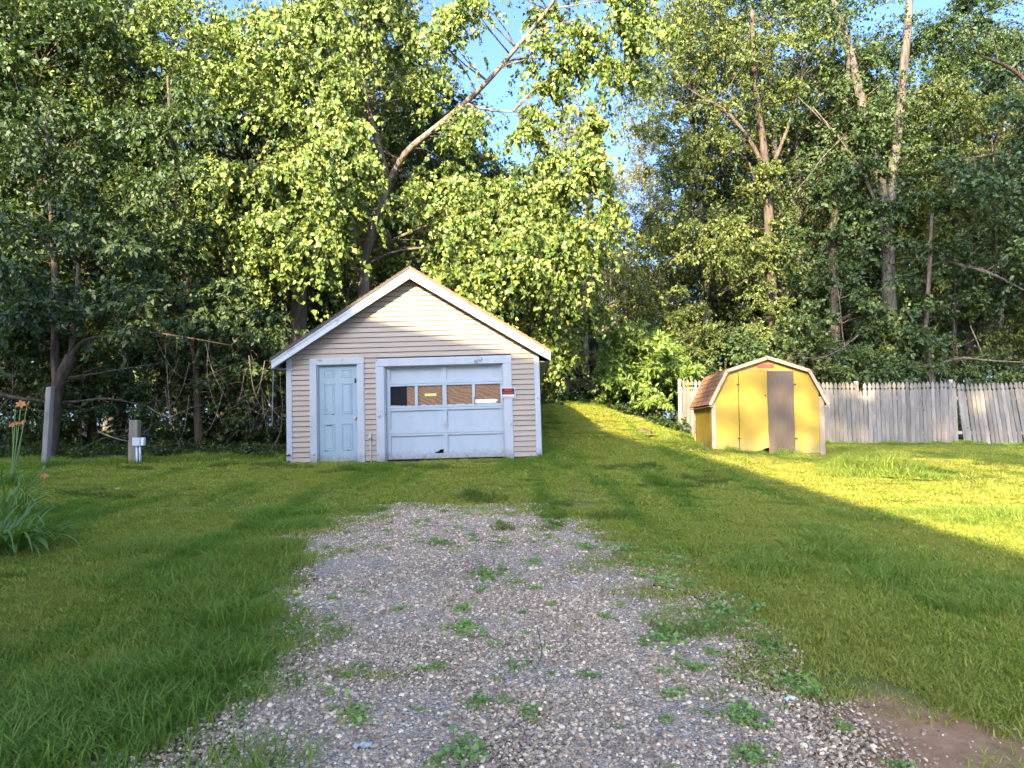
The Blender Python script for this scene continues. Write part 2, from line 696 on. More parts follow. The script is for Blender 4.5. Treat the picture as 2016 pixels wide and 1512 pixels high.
def scatter(name, pts, rot, scl, which, source, label):
    n = len(pts)
    me = bpy.data.meshes.new(name)
    me.vertices.add(n)
    me.vertices.foreach_set('co', np.ascontiguousarray(pts, np.float32).ravel())
    me.attributes.new('rot', 'FLOAT_VECTOR', 'POINT').data.foreach_set('vector', np.ascontiguousarray(rot, np.float32).ravel())
    me.attributes.new('scl', 'FLOAT_VECTOR', 'POINT').data.foreach_set('vector', np.ascontiguousarray(scl, np.float32).ravel())
    me.attributes.new('idx', 'INT', 'POINT').data.foreach_set('value', np.ascontiguousarray(which, np.int32).ravel())
    o = link(name, me)
    g = bpy.data.node_groups.new(name + '_scatter', 'GeometryNodeTree')
    g.interface.new_socket('Geometry', in_out='INPUT', socket_type='NodeSocketGeometry')
    g.interface.new_socket('Geometry', in_out='OUTPUT', socket_type='NodeSocketGeometry')
    gi, go = g.nodes.new('NodeGroupInput'), g.nodes.new('NodeGroupOutput')
    ip = g.nodes.new('GeometryNodeInstanceOnPoints')
    ci = g.nodes.new('GeometryNodeCollectionInfo')
    ci.inputs['Collection'].default_value = source
    ci.inputs['Separate Children'].default_value = True
    ci.inputs['Reset Children'].default_value = True
    ip.inputs['Pick Instance'].default_value = True

    def attr(nm, typ):
        a = g.nodes.new('GeometryNodeInputNamedAttribute')
        a.data_type = typ
        a.inputs['Name'].default_value = nm
        return [s for s in a.outputs if s.enabled and s.name == 'Attribute'][0]
    g.links.new(gi.outputs[0], ip.inputs['Points'])
    g.links.new(ci.outputs[0], ip.inputs['Instance'])
    g.links.new(attr('idx', 'INT'), ip.inputs['Instance Index'])
    g.links.new(attr('rot', 'FLOAT_VECTOR'), ip.inputs['Rotation'])
    g.links.new(attr('scl', 'FLOAT_VECTOR'), ip.inputs['Scale'])
    g.links.new(ip.outputs[0], go.inputs[0])
    md = o.modifiers.new('scatter', 'NODES')
    md.node_group = g
    tag(o, label, kind='stuff')
    return o


# loose stones
def stone_mesh(i):
    r = np.random.default_rng(50 + i)
    t = (1 + 5 ** .5) / 2
    V = np.array([(-1, t, 0), (1, t, 0), (-1, -t, 0), (1, -t, 0), (0, -1, t), (0, 1, t), (0, -1, -t), (0, 1, -t), (t, 0, -1), (t, 0, 1), (-t, 0, -1), (-t, 0, 1)], float)
    Fc = [(0, 11, 5), (0, 5, 1), (0, 1, 7), (0, 7, 10), (0, 10, 11), (1, 5, 9), (5, 11, 4), (11, 10, 2), (10, 7, 6), (7, 1, 8), (3, 9, 4), (3, 4, 2), (3, 2, 6), (3, 6, 8), (3, 8, 9), (4, 9, 5), (2, 4, 11), (6, 2, 10), (8, 6, 7), (9, 8, 1)]
    V /= np.linalg.norm(V, axis=1)[:, None]
    V = list(V)
    mid = {}
    F2 = []
    for a, b, c in Fc:
        q = []
        for e in ((a, b), (b, c), (c, a)):
            k = tuple(sorted(e))
            if k not in mid:
                p = (V[e[0]] + V[e[1]])
                V.append(p / np.linalg.norm(p))
                mid[k] = len(V) - 1
            q.append(mid[k])
        F2 += [(a, q[0], q[2]), (b, q[1], q[0]), (c, q[2], q[1]), tuple(q)]
    V = np.array(V)
    # cut by a few planes for flat faces, then squash
    for _ in range(7):
        d = r.normal(size=3)
        d /= np.linalg.norm(d)
        k = V @ d
        lim = r.uniform(0.55, 0.85)
        V = V - np.clip(k - lim, 0, None)[:, None] * d * 0.85
    V = V * np.array([1, r.uniform(.6, .95), r.uniform(.4, .7)]) + r.normal(size=V.shape) * 0.03
    return np_mesh('stone', V, np.array(F2), M_STONE, smooth=True)


def mat_stone():
    m, n, out = new_mat('stone')
    oi = N(n, 'ShaderNodeObjectInfo')
    c = ramp(n, oi.outputs['Random'], [(0.0, (0.10, 0.090, 0.080)), (0.15, (0.165, 0.150, 0.132)), (0.35, (0.23, 0.205, 0.18)), (0.5, (0.26, 0.25, 0.24)), (0.62, (0.22, 0.165, 0.13)), (0.72, (0.31, 0.29, 0.26)), (0.85, (0.40, 0.38, 0.35)), (1.0, (0.56, 0.53, 0.49))])
    c = mix(n, 1.0, c, (1.95, 1.56, 1.08), 'MULTIPLY')
    vec = obj_vec(n, (1, 1, 1))
    f = noise(n, vec, 2.5, 4)
    c = mix(n, ramp(n, f, [(0.4, (0, 0, 0)), (0.7, (0.4,) * 3)]), c, (0.16, 0.15, 0.135))
    principled(n, out, c, 0.7, None, 0.3)
    return m


M_STONE = mat_stone()
stones = source_collection('pebble', [stone_mesh(i) for i in range(7)])


def scatter_rot(n, tilt):
    return np.stack([rng.normal(0, tilt, n), rng.normal(0, tilt, n), rng.uniform(0, 6.283, n)], -1)


def gravel_points(n, y0, y1, margin):
    y = y0 + (y1 - y0) * rng.random(n)
    x = rng.uniform(-2.9, 3.2, n)
    d = gravel_depth(x, y)
    bare = vnoise(x, y, 0.5, 12)
    keep = rng.random(n) < np.clip((d + margin) / (margin + 0.05), 0, 1) * np.where((y > 6.0) & (bare > 0.72), 0.55, 1)
    return x[keep], y[keep]


xa, ya = gravel_points(150000, 2.3, 5.6, 0.34)
xb, yb = gravel_points(90000, 5.6, GRAVEL_END + 0.3, 0.45)
sx_, sy_ = np.concatenate([xa, xb]), np.concatenate([ya, yb])
ns = len(sx_)
ss = np.clip(rng.lognormal(math.log(0.0078), 0.36, ns), 0.0035, 0.020)
pts = npz(sx_, sy_, ground_z(sx_, sy_) + 0.012 + ss * rng.uniform(-0.3, 0.45, ns))
scatter('gravel', pts, scatter_rot(ns, 0.35), np.repeat(ss[:, None], 3, 1), rng.integers(0, 7, ns), stones, 'loose grey and brown pebbles covering the driveway')
# stones strewn on the bare soil at the right edge
nq = 6500
qx_ = DIRT[0].x + rng.normal(-0.1, 0.6, nq)
qy_ = DIRT[0].y + rng.normal(0.1, 0.5, nq)
kq = dirt_amount(qx_, qy_) > -0.2
qx_, qy_ = qx_[kq], qy_[kq]
kq = rng.random(len(qx_)) < np.clip(0.75 - (qx_ - (DIRT[0].x - 0.7)) * 0.75, 0.10, 1)
qx_, qy_ = qx_[kq], qy_[kq]
qs = np.clip(rng.lognormal(math.log(0.0045), 0.5, len(qx_)), 0.002, 0.014)
scatter('strewn_pebbles', npz(qx_, qy_, ground_z(qx_, qy_) + qs * 0.3), scatter_rot(len(qx_), 0.3), np.repeat(qs[:, None], 3, 1), rng.integers(0, 7, len(qx_)), stones, 'scattered small pebbles on the bare brown soil at the driveway edge')


# ------------------------------------------------------------------ grass
def mat_grass(name, stops, dry=0.5, trans=0.35):
    m, n, out = new_mat(name)
    g = N(n, 'ShaderNodeNewGeometry')
    c = ramp(n, g.outputs['Random Per Island'], stops)
    vec = obj_vec(n, world=True)
    p1 = noise(n, vec, 0.55, 5, 0.6)
    # mowing lanes
    rot = N(n, 'ShaderNodeMapping')
    rot.inputs['Rotation'].default_value = (0, 0, R(-34))
    rot.inputs['Scale'].default_value = (1.0, 0.10, 1)
    n.links.new(g.outputs['Position'], rot.inputs['Vector'])
    p2 = noise(n, rot.outputs['Vector'], 1.5, 3, 0.5)
    c = mix(n, ramp(n, p1, [(0.36, (0, 0, 0)), (0.60, (dry * 1.25,) * 3)]), c, (0.315, 0.335, 0.068))
    c = mix(n, ramp(n, p2, [(0.46, (0, 0, 0)), (0.62, (dry * 0.9,) * 3)]), c, (0.340, 0.325, 0.078))
    c = mix(n, ramp(n, p2, [(0.36, (0.75,) * 3), (0.48, (0, 0, 0))]), c, (0.130, 0.220, 0.034))
    d = N(n, 'ShaderNodeBsdfDiffuse')
    n.links.new(c, d.inputs['Color'])
    t = N(n, 'ShaderNodeBsdfTranslucent')
    tc = mix(n, 1.0, c, (1.5, 1.5, 0.6), 'MULTIPLY')
    n.links.new(tc, t.inputs['Color'])
    ms = N(n, 'ShaderNodeMixShader')
    ms.inputs[0].default_value = trans
    n.links.new(d.outputs[0], ms.inputs[1])
    n.links.new(t.outputs[0], ms.inputs[2])
    n.links.new(ms.outputs[0], out.inputs['Surface'])
    return m


M_GRASS = mat_grass('grass', [(0.0, (0.095, 0.155, 0.018)), (0.3, (0.200, 0.275, 0.032)), (0.6, (0.300, 0.370, 0.052)), (0.8, (0.40, 0.39, 0.10)), (1.0, (0.62, 0.52, 0.24))])
M_LUSH = mat_grass('lush_grass', [(0.0, (0.075, 0.160, 0.028)), (0.5, (0.165, 0.280, 0.052)), (0.9, (0.26, 0.36, 0.08)), (1.0, (0.42, 0.42, 0.16))], dry=0.25)


def blades(seed, count, radius, h, w, lean, mat, name):
    r = np.random.default_rng(seed)
    a, q = r.uniform(0, 6.283, count), radius * np.sqrt(r.random(count))
    base = npz(q * np.cos(a), q * np.sin(a), np.full(count, -0.006))
    hh = h * r.uniform(0.55, 1.25, count)
    ww = w * r.uniform(0.7, 1.3, count)
    d = r.uniform(0, 6.283, count)
    side = npz(np.cos(d), np.sin(d), 0 * d)
    ld = d + 1.571 + r.normal(0, 0.5, count)
    ln = lean * r.uniform(0.2, 1.3, count)[:, None] * npz(np.cos(ld), np.sin(ld), 0 * d)
    up = np.array([0, 0, 1.0])
    p1 = base + up * (hh * 0.55)[:, None] + ln * (hh * 0.35)[:, None]
    p2 = base + up * (hh * 0.92)[:, None] + ln * (hh * 1.1)[:, None]
    s = side * (ww * 0.5)[:, None]
    V = np.stack([base - s, base + s, p1 - s * 0.8, p1 + s * 0.8, p2], 1).reshape(-1, 3)
    o = (np.arange(count) * 5)[:, None]
    Fc = np.concatenate([o + [0, 1, 3], o + [0, 3, 2], o + [2, 3, 4]], 0)
    return np_mesh(name, V, Fc, mat)


lawn_src = source_collection('turf', [
    blades(1, 430, 0.26, 0.030, 0.0058, 1.3, M_GRASS, 'turf'),
    blades(2, 430, 0.26, 0.036, 0.0055, 1.5, M_GRASS, 'turf'),
    blades(3, 430, 0.26, 0.026, 0.0062, 1.7, M_GRASS, 'turf'),
    blades(4, 330, 0.24, 0.068, 0.0062, 1.5, M_LUSH, 'turf'),
    blades(5, 330, 0.24, 0.095, 0.0066, 1.4, M_LUSH, 'turf'),
    blades(6, 160, 0.15, 0.23, 0.0080, 0.75, M_LUSH, 'turf')])


def in_view(x, y, m=1.2):
    return (np.abs(x) < 0.74 * y + m)


def lawn_points(n, y0, y1, xm):
    y = np.sqrt(rng.uniform(y0 * y0, y1 * y1, n))
    x = rng.uniform(-1, 1, n) * xm
    k = in_view(x, y)
    x, y = x[k], y[k]
    gd = gravel_depth(x, y)
    k = (gd < -0.22) | (rng.random(len(x)) < 0.62 * np.exp(-np.clip(gd + 0.22, 0, 9) / 0.22))
    k &= forest_amount(x, y) < 0.15
    da = dirt_amount(x, y)
    k &= (da < -0.06) | (rng.random(len(x)) < 0.03)
    k &= ~((x > -4.62) & (x < 0.52) & (y > 14.55) & (y < 20.6))
    k &= ~((x > 3.95) & (x < 6.45) & (y > 16.55) & (y < 18.3))
    return x[k], y[k]


x1, y1 = lawn_points(9000, 2.5, 9.0, 8.5)
x2, y2 = lawn_points(19000, 9.0, 24.0, 18.5)
lx, ly = np.concatenate([x1, x2]), np.concatenate([y1, y2])
nl = len(lx)
gd = gravel_depth(lx, ly)
# longer, greener grass along the left edge of the gravel and in the lower left corner
lushness = np.exp(-((gd + 0.35) / 0.45) ** 2) * (lx < 0.4) * (ly < 7.6) + 0.9 * np.exp(-(((lx + 2.1) / 1.1) ** 2 + ((ly - 3.2) / 0.9) ** 2))
lushness += 0.35 * (vnoise(lx, ly, 1.1, 21) > 0.66) * (ly < 9)
lushness += 0.8 * (forest_amount(lx, ly) > -0.7)
hum = np.exp(-0.5 * (((lx - 6.4) / 0.75) ** 2 + ((ly - 12.6) / 0.6) ** 2))
which = np.where(rng.random(nl) < lushness * 0.6, rng.integers(3, 5, nl), rng.integers(0, 3, nl))
which = np.where((hum > 0.35) & (rng.random(nl) < 0.5), 4, which)
which = np.where((hum > 0.75) & (rng.random(nl) < 0.5), 5, which)
scl = rng.uniform(0.8, 1.25, nl) * np.where(ly > 9, 1.4, 1.0)
zs = scl * rng.uniform(0.75, 1.25, nl) * np.where(ly > 9, 0.75, 1.0)
pts = npz(lx, ly, ground_z(lx, ly))
scatter('grass', pts, scatter_rot(nl, 0.05), npz(scl, scl, zs), which, lawn_src, 'short mown lawn grass, green with dry yellow lanes')
# long tufts against walls, posts, fence and shed
tp = []
for a, b, k in (((-4.7, 14.40), (0.75, 14.42), 90), ((3.95, 16.42), (6.5, 16.36), 60), ((4.5, 21.5), (15.5, 20.2), 240), ((3.75, 16.6), (3.8, 18.4), 40), ((0.62, 14.5), (0.66, 20.0), 90), ((-4.75, 14.5), (-4.8, 19.0), 90), ((-9.6, 13.0), (-4.9, 16.6), 150)):
    t = rng.random(k)
    tp.append(np.stack([a[0] + (b[0] - a[0]) * t + rng.normal(0, 0.07, k), a[1] + (b[1] - a[1]) * t - np.abs(rng.normal(0, 0.09, k)) * 0.8], -1))
tp = np.concatenate(tp)
k = len(tp)
tw = np.where(rng.random(k) < 0.25, 5, 4)
ts = rng.uniform(0.35, 0.95, k) * np.where((tp[:, 1] < 14.6) & (tp[:, 0] > -4.9) & (tp[:, 0] < 0.9), 0.5, 1.0)
scatter('long_grass', npz(tp[:, 0], tp[:, 1], ground_z(tp[:, 0], tp[:, 1])), scatter_rot(k, 0.1), np.repeat(ts[:, None], 3, 1), tw, lawn_src, 'uncut grass tufts left along the walls, the fence and the wood edge')

# ------------------------------------------------------------------ garage
M_SIDING = mat_plain('vinyl_siding', (0.275, 0.218, 0.165), 0.55, 0.09, 2.0, (0.4, 1, 2), 30, 0.05, 0.4, per_obj=0.035)
M_TRIM = mat_paint('old_white_paint', (0.335, 0.35, 0.365), (0.17, 0.16, 0.15), 0.30, 6, (1, 1, 1), 0.6, 0.5, (0.22, 0.24, 0.26), foot=True)
M_RAKE = mat_paint('peeling_white_paint', (0.40, 0.405, 0.41), (0.20, 0.19, 0.185), 0.50, 5, (1, 1, 1), 0.65, 0.35, (0.40, 0.40, 0.40))
M_DOOR = mat_paint('pale_blue_door_paint', (0.245, 0.315, 0.345), (0.16, 0.20, 0.22), 0.14, 4, (1, 1, 1), 0.5, 0.7, (0.17, 0.225, 0.255), foot=True)
M_GDOOR = mat_paint('garage_door_paint', (0.305, 0.34, 0.37), (0.20, 0.20, 0.20), 0.12, 5, (1, 1, 1), 0.55, 0.5, (0.22, 0.265, 0.30), foot=True)
M_WINPLY = mat_ply('window_plywood', (0.150, 0.082, 0.044), (0.255, 0.150, 0.082), zs=1.6, scale=3.2, dist=12.0)
M_BLACK = mat_plain('dark_metal', (0.02, 0.02, 0.022), 0.5, 0.2)
M_DARK = mat_plain('dark_inside', (0.03, 0.028, 0.026), 0.9, 0.2)
M_BRASS = mat_plain('worn_brass', (0.62, 0.50, 0.26), 0.3, 0.15, metal=0.9)
M_STEEL = mat_plain('grey_steel', (0.35, 0.36, 0.37), 0.4, 0.2, metal=0.7)
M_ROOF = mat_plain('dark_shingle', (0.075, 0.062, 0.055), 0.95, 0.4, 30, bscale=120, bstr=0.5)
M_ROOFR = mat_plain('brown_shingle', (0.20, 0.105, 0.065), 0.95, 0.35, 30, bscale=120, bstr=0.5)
M_INT = mat_plain('dark_core', (0.05, 0.042, 0.036), 0.9, 0.3)  # dark colour also stands in for shadow lines in gaps between siding boards

GO = W(562, 911, 14.5)
TILT = -R(1.6)
garage = tag(empty('garage', GO, 0, TILT), 'small beige clapboard garage with white trim and a wide overhead door', 'garage')
GM = Matrix.Translation(GO) @ Matrix.Rotation(TILT, 4, 'Y')


def gp(x, y, z):
    return GM @ Vector((x, y, z))


GW, GD, RX, RZ, RS = 5.24, 6.0, 2.62, 3.894, 0.638


def rtop(x):
    return RZ - RS * abs(x - RX)


# shell
MB().box(0.05, 0.15, 0.03, GD, -0.3, rtop(0.05) - 0.07).build('side_wall', M_SIDING, garage)
MB().box(GW - 0.15, GW - 0.05, 0.03, GD, -0.3, rtop(GW - 0.05) - 0.07).build('side_wall', M_SIDING, garage)
MB().prism_y([(0.15, -0.3), (GW - 0.15, -0.3), (GW - 0.15, rtop(GW - 0.15) - 0.07), (RX, RZ - 0.07), (0.15, rtop(0.15) - 0.07)], GD - 0.1, GD - 0.003).build('back_wall', M_INT, garage)
fw = MB()
fw.prism_y([(0.15, 2.08), (GW - 0.15, 2.08), (GW - 0.15, rtop(GW - 0.15) - 0.07), (RX, RZ - 0.07), (0.15, rtop(0.15) - 0.07)], 0.004, 0.1)
for a, b in ((0.15, 0.60), (1.55, 1.95), (4.545, GW - 0.15)):
    fw.box(a, b, 0.004, 0.1, -0.3, 2.08)
fw.build('front_wall', M_INT, garage)
MB().box(0.15, GW - 0.15, 0.1, GD - 0.1, -0.28, -0.03).build('floor_slab', M_DARK, garage)

# siding, board by board
EXPO = 0.105


def siding_board(x0, x1, x0t, x1t, z):
    zt = z + EXPO
    b = MB()
    b.hexa([(x0, 0.003, z + 0.011), (x0, -0.028, z + 0.013), (x1, -0.028, z + 0.013), (x1, 0.003, z + 0.011)],
           [(x0t, 0.003, zt + 0.004), (x0t, -0.004, zt + 0.004), (x1t, -0.004, zt + 0.004), (x1t, 0.003, zt + 0.004)])
    return b.build('siding_board', M_SIDING, garage)


z = -0.02
while z < 2.04:
    for a, b in ((0.145, 0.525), (1.612, 1.872), (4.622, GW - 0.145)):
        siding_board(a, b, a, b, z)
    z += EXPO


def gx_at(zz):
    return max(0.03, RX - (RZ - 0.085 - zz) / RS)


while z < RZ - 0.16:
    a, t = gx_at(z), gx_at(z + EXPO)
    siding_board(a, 2 * RX - a, t, 2 * RX - t, z)
    z += EXPO

# corner boards
MB().box(0.035, 0.145, -0.034, 0.03, -0.12, rtop(0.035) - 0.09).build('corner_board', M_TRIM, garage, bevel=0.003)
MB().box(GW - 0.145, GW - 0.035, -0.034, 0.03, -0.14, rtop(0.035) - 0.09).build('corner_board', M_TRIM, garage, bevel=0.003)
MB().box(GW - 0.05, GW - 0.03, 0.03, 0.13, -0.14, 2.0).build('corner_board', M_TRIM, garage)
for zz in (0.02, 0.15):
    MB().tube([(0.09, -0.036, zz), (0.09, -0.075, zz + 0.004)], 0.022, 8).tube([(0.03, -0.055, zz - 0.004), (0.12, -0.058, zz + 0.006)], 0.010, 6).build('bracket', M_BLACK, garage)

# roof: two slabs with overhang, rake boards, fascias and soffits
YF, YB = -0.26, GD + 0.2
XE = 2.81
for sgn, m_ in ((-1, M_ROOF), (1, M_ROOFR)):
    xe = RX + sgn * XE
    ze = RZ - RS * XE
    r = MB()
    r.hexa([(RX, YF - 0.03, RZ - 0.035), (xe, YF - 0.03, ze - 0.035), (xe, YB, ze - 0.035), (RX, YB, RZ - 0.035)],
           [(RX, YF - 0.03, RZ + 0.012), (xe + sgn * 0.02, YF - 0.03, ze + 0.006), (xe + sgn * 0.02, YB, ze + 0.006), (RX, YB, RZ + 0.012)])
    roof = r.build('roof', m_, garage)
    # shingle courses lying on the slab
    nc = 24
    for i in range(nc):
        t0, t1 = i / nc, (i + 1) / nc
        xa, xb = RX + sgn * XE * t0, RX + sgn * XE * t1
        za, zb = RZ - RS * XE * t0, RZ - RS * XE * t1
        MB().hexa([(xa, YF - 0.035, za + 0.013), (xb + sgn * 0.012, YF - 0.035, zb + 0.013), (xb + sgn * 0.012, YB, zb + 0.013), (xa, YB, za + 0.013)],
                  [(xa, YF - 0.035, za + 0.018), (xb + sgn * 0.012, YF - 0.035, zb + 0.026), (xb + sgn * 0.012, YB, zb + 0.026), (xa, YB, za + 0.018)]).build('shingle_course', m_, roof)
    b = MB()
    b.hexa([(RX, YF, RZ - 0.235), (xe, YF, ze - 0.205), (xe, YF + 0.025, ze - 0.205), (RX, YF + 0.025, RZ - 0.235)],
           [(RX, YF, RZ - 0.037), (xe, YF, ze - 0.037), (xe, YF + 0.025, ze - 0.037), (RX, YF + 0.025, RZ - 0.037)])
    b.build('rake_board', M_RAKE, garage)
    b = MB()
    b.hexa([(RX, YF - 0.012, RZ - 0.10), (xe, YF - 0.012, ze - 0.085), (xe, YF - 0.001, ze - 0.085), (RX, YF - 0.001, RZ - 0.10)],
           [(RX, YF - 0.012, RZ - 0.040), (xe, YF - 0.012, ze - 0.040), (xe, YF - 0.001, ze - 0.040), (RX, YF - 0.001, RZ - 0.040)])
    b.build('rake_strip', M_RAKE, garage)
    b = MB()
    b.hexa([(RX, YF + 0.026, RZ - 0.165), (xe - sgn * 0.03, YF + 0.026, ze - 0.145), (xe - sgn * 0.03, 0.0, ze - 0.145), (RX, 0.0, RZ - 0.165)],
           [(RX, YF + 0.026, RZ - 0.15), (xe - sgn * 0.03, YF + 0.026, ze - 0.13), (xe - sgn * 0.03, 0.0, ze - 0.13), (RX, 0.0, RZ - 0.15)])
    b.build('soffit', M_TRIM, garage)
    x0_, x1_ = sorted((xe - sgn * 0.024, xe))
    MB().box(x0_, x1_, YF + 0.028, YB - 0.02, ze - 0.20, ze - 0.038).build('fascia', M_RAKE, garage)
    x0_, x1_ = sorted((RX + sgn * (GW / 2 - 0.04), xe - sgn * 0.026))
    MB().box(x0_, x1_, 0.004, YB - 0.03, ze - 0.195, ze - 0.18).build('eave_soffit', M_TRIM, garage)

# entry door
for (a, b, c, d) in ((0.52, 0.655, -0.08, 1.965), (1.48, 1.615, -0.08, 1.965), (0.52, 1.615, 1.967, 2.085)):
    MB().box(a, b, -0.044, 0.003, c, d).build('door_casing', M_TRIM, garage, bevel=0.004)
for (a, b, c, d) in ((0.508, 0.5195, -0.06, 2.10), (1.6155, 1.627, -0.06, 2.10), (0.508, 1.627, 2.0855, 2.10)):
    MB().box(a, b, -0.036, 0.0, c, d).build('casing_strip', M_TRIM, garage)
for (a, b, c, d) in ((0.64, 0.678, -0.05, 1.95), (1.462, 1.50, -0.05, 1.95), (0.64, 1.50, 1.952, 1.985)):
    MB().box(a, b, 0.0035, 0.13, c, d).build('jamb', M_TRIM, garage)
door = MB().box(0.680, 1.460, 0.050, 0.092, -0.02, 1.948).build('entry_door', M_DOOR, garage, bevel=0.003)
for pa, pb in ((0.10, 0.325), (0.46, 0.685)):
    for za, zb in ((1.70, 1.87), (0.955, 1.585), (0.215, 0.765)):
        p = MB()
        X0, X1, Z0, Z1 = 0.680 + pa, 0.680 + pb, za, zb
        t, y0, y1 = 0.026, 0.0385, 0.0515
        # moulded ring with sloping faces, then the raised field
        for (a, b, c, d) in ((X0, X1, Z0, Z0 + t), (X0, X1, Z1 - t, Z1)):
            p.prism_x([(y1, c), (y0, c + t * 0.45), (y1, d)], a, b)
        for (a, b) in ((X0, X0 + t), (X1 - t, X1)):
            p.add([(a, y1, Z0), (a + t * 0.45, y0, Z0), (b, y1, Z0), (a, y1, Z1), (a + t * 0.45, y0, Z1), (b, y1, Z1)], [(0, 1, 4, 3), (1, 2, 5, 4)])
        g_ = 0.045
        p.hexa([(X0 + g_, 0.0515, Z0 + g_), (X1 - g_, 0.0515, Z0 + g_), (X1 - g_, 0.0515, Z1 - g_), (X0 + g_, 0.0515, Z1 - g_)][::-1],
               [(X0 + g_ + .012, 0.042, Z0 + g_ + .012), (X1 - g_ - .012, 0.042, Z0 + g_ + .012), (X1 - g_ - .012, 0.042, Z1 - g_ - .012), (X0 + g_ + .012, 0.042, Z1 - g_ - .012)][::-1])
        p.build('door_panel', M_DOOR, door)
for (a, zz, w_) in ((0.105, 0.955, 0.025), (0.255, 0.955, 0.055), (0.655, 0.957, 0.03), (0.10, 0.214, 0.085), (0.56, 0.216, 0.05), (0.15, 0.728, 0.11)):
    MB().box(0.680 + a, 0.680 + a + w_, 0.0365, 0.0490, zz - 0.006, zz + 0.006).build('rust_slot', M_BLACK, door)
k = MB().tube([(1.425, 0.049, 0.868), (1.425, 0.012, 0.868)], [0.03, 0.016], 10)
k.ball((1.425, -0.006, 0.868), 0.029, 12, 8, (1, 0.75, 1))
k.build('knob', M_BRASS, door, smooth=True)
MB().box(1.412, 1.455, 0.030, 0.049, 1.585, 1.66).tube([(1.433, 0.031, 1.675), (1.433, 0.015, 1.675)], 0.014, 8).build('deadbolt', M_BLACK, door)
MB().box(0.655, 1.48, -0.03, 0.12, -0.10, -0.028).build('sill', M_TRIM, garage)

# overhead door casing
for (a, b, c, d) in ((1.87, 2.03, -0.08, 1.90), (4.465, 4.625, -0.08, 1.90), (1.87, 4.625, 1.902, 2.052)):
    MB().box(a, b, -0.042, 0.003, c, d).build('overhead_casing', M_TRIM, garage, bevel=0.004)
for (a, b, c, d) in ((1.858, 1.8695, -0.06, 2.066), (4.6255, 4.637, -0.06, 2.066), (1.858, 4.637, 2.0525, 2.066)):
    MB().box(a, b, -0.034, 0.0, c, d).build('casing_strip', M_TRIM, garage)
for (a, b, c, d) in ((1.99, 2.052, -0.05, 1.885), (4.443, 4.505, -0.05, 1.885), (1.99, 4.505, 1.886, 1.905)):
    MB().box(a, b, 0.0035, 0.15, c, d).build('overhead_jamb', M_TRIM, garage)
od = tag(empty('overhead_door', (0, 0, 0)))
od.parent = garage
DX0, DX1, CX0, CX1 = 2.055, 4.440, 3.205, 3.290
rows = [(0.0, 0.515), (0.52, 1.035), (1.04, 1.535), (1.54, 1.90)]
YR0, YR1 = 0.080, 0.128
for ri, (z0, z1) in enumerate(rows):
    fr = MB()
    tz, bz = (0.045, 0.075) if ri != 0 else (0.04, 0.105)
    if ri == 2:
        tz, bz = 0.04, 0.045
    fr.box(DX0, DX0 + 0.075, YR0, YR1, z0, z1)
    fr.box(DX1 - 0.045, DX1, YR0, YR1, z0, z1)
    fr.box(CX0, CX1, YR0, YR1, z0, z1)
    for a, b in ((DX0 + 0.075, CX0), (CX1, DX1 - 0.045)):
        fr.box(a, b, YR0 + 0.002, YR1, z0, z0 + bz)
        fr.box(a, b, YR0 + 0.002, YR1, z1 - tz, z1)
        if ri == 2:
            mid = (a + b) / 2
            fr.box(mid - 0.03, mid + 0.03, YR0 + 0.002, YR1, z0 + bz, z1 - tz)
    fr.build('door_section', M_GDOOR, od)
    for si, (a, b) in enumerate(((DX0 + 0.07, CX0 + 0.005), (CX1 - 0.005, DX1 - 0.04))):
        if ri == 2:
            continue
        if ri == 0 and si == 0:
            zb = z0 + bz - 0.005
            pts = [(a, zb), (b - 0.215, zb), (b - 0.15, zb + 0.035), (b - 0.10, zb + 0.045), (b - 0.085, zb + 0.085), (b - 0.05, zb + 0.07), (b, zb + 0.10), (b, z1 - tz + 0.005), (a, z1 - tz + 0.005)]
            MB().prism_y(pts, YR1 - 0.012, YR1 + 0.006).build('panel', M_GDOOR, od)
        else:
            MB().box(a, b, YR1 - 0.012, YR1 + 0.006, z0 + bz - 0.005, z1 - tz + 0.005).build('panel', M_GDOOR, od)
        # thin bead round the panel
        b_ = MB()
        for (q0, q1, q2, q3) in ((a + .005, b - .005, z0 + bz, z0 + bz + .014), (a + .005, b - .005, z1 - tz - .014, z1 - tz)):
            if ri == 0 and si == 0 and q2 < z0 + bz + 0.01:
                q1 = b - 0.24
            b_.box(q0, q1, YR1 - 0.020, YR1 - 0.0125, q2, q3)
        b_.box(a + .005, a + .019, YR1 - 0.021, YR1 - 0.0125, z0 + bz + .015, z1 - tz - .015)
        b_.box(b - .019, b - .005, YR1 - 0.021, YR1 - 0.0125, z0 + bz + (.015 if not (ri == 0 and si == 0) else .12), z1 - tz - .015)
        b_.build('bead', M_TRIM, od)
wz0, wz1 = rows[2][0] + 0.04, rows[2][1] - 0.035
halves = []
for a, b in ((DX0 + 0.075, CX0), (CX1, DX1 - 0.045)):
    mid = (a + b) / 2
    halves += [(a, mid - 0.03), (mid + 0.03, b)]
m, n_, out = new_mat('dark_glass')
principled(n_, out, (0.012, 0.014, 0.016), 0.12, None, 0.35)
M_GLASS = m
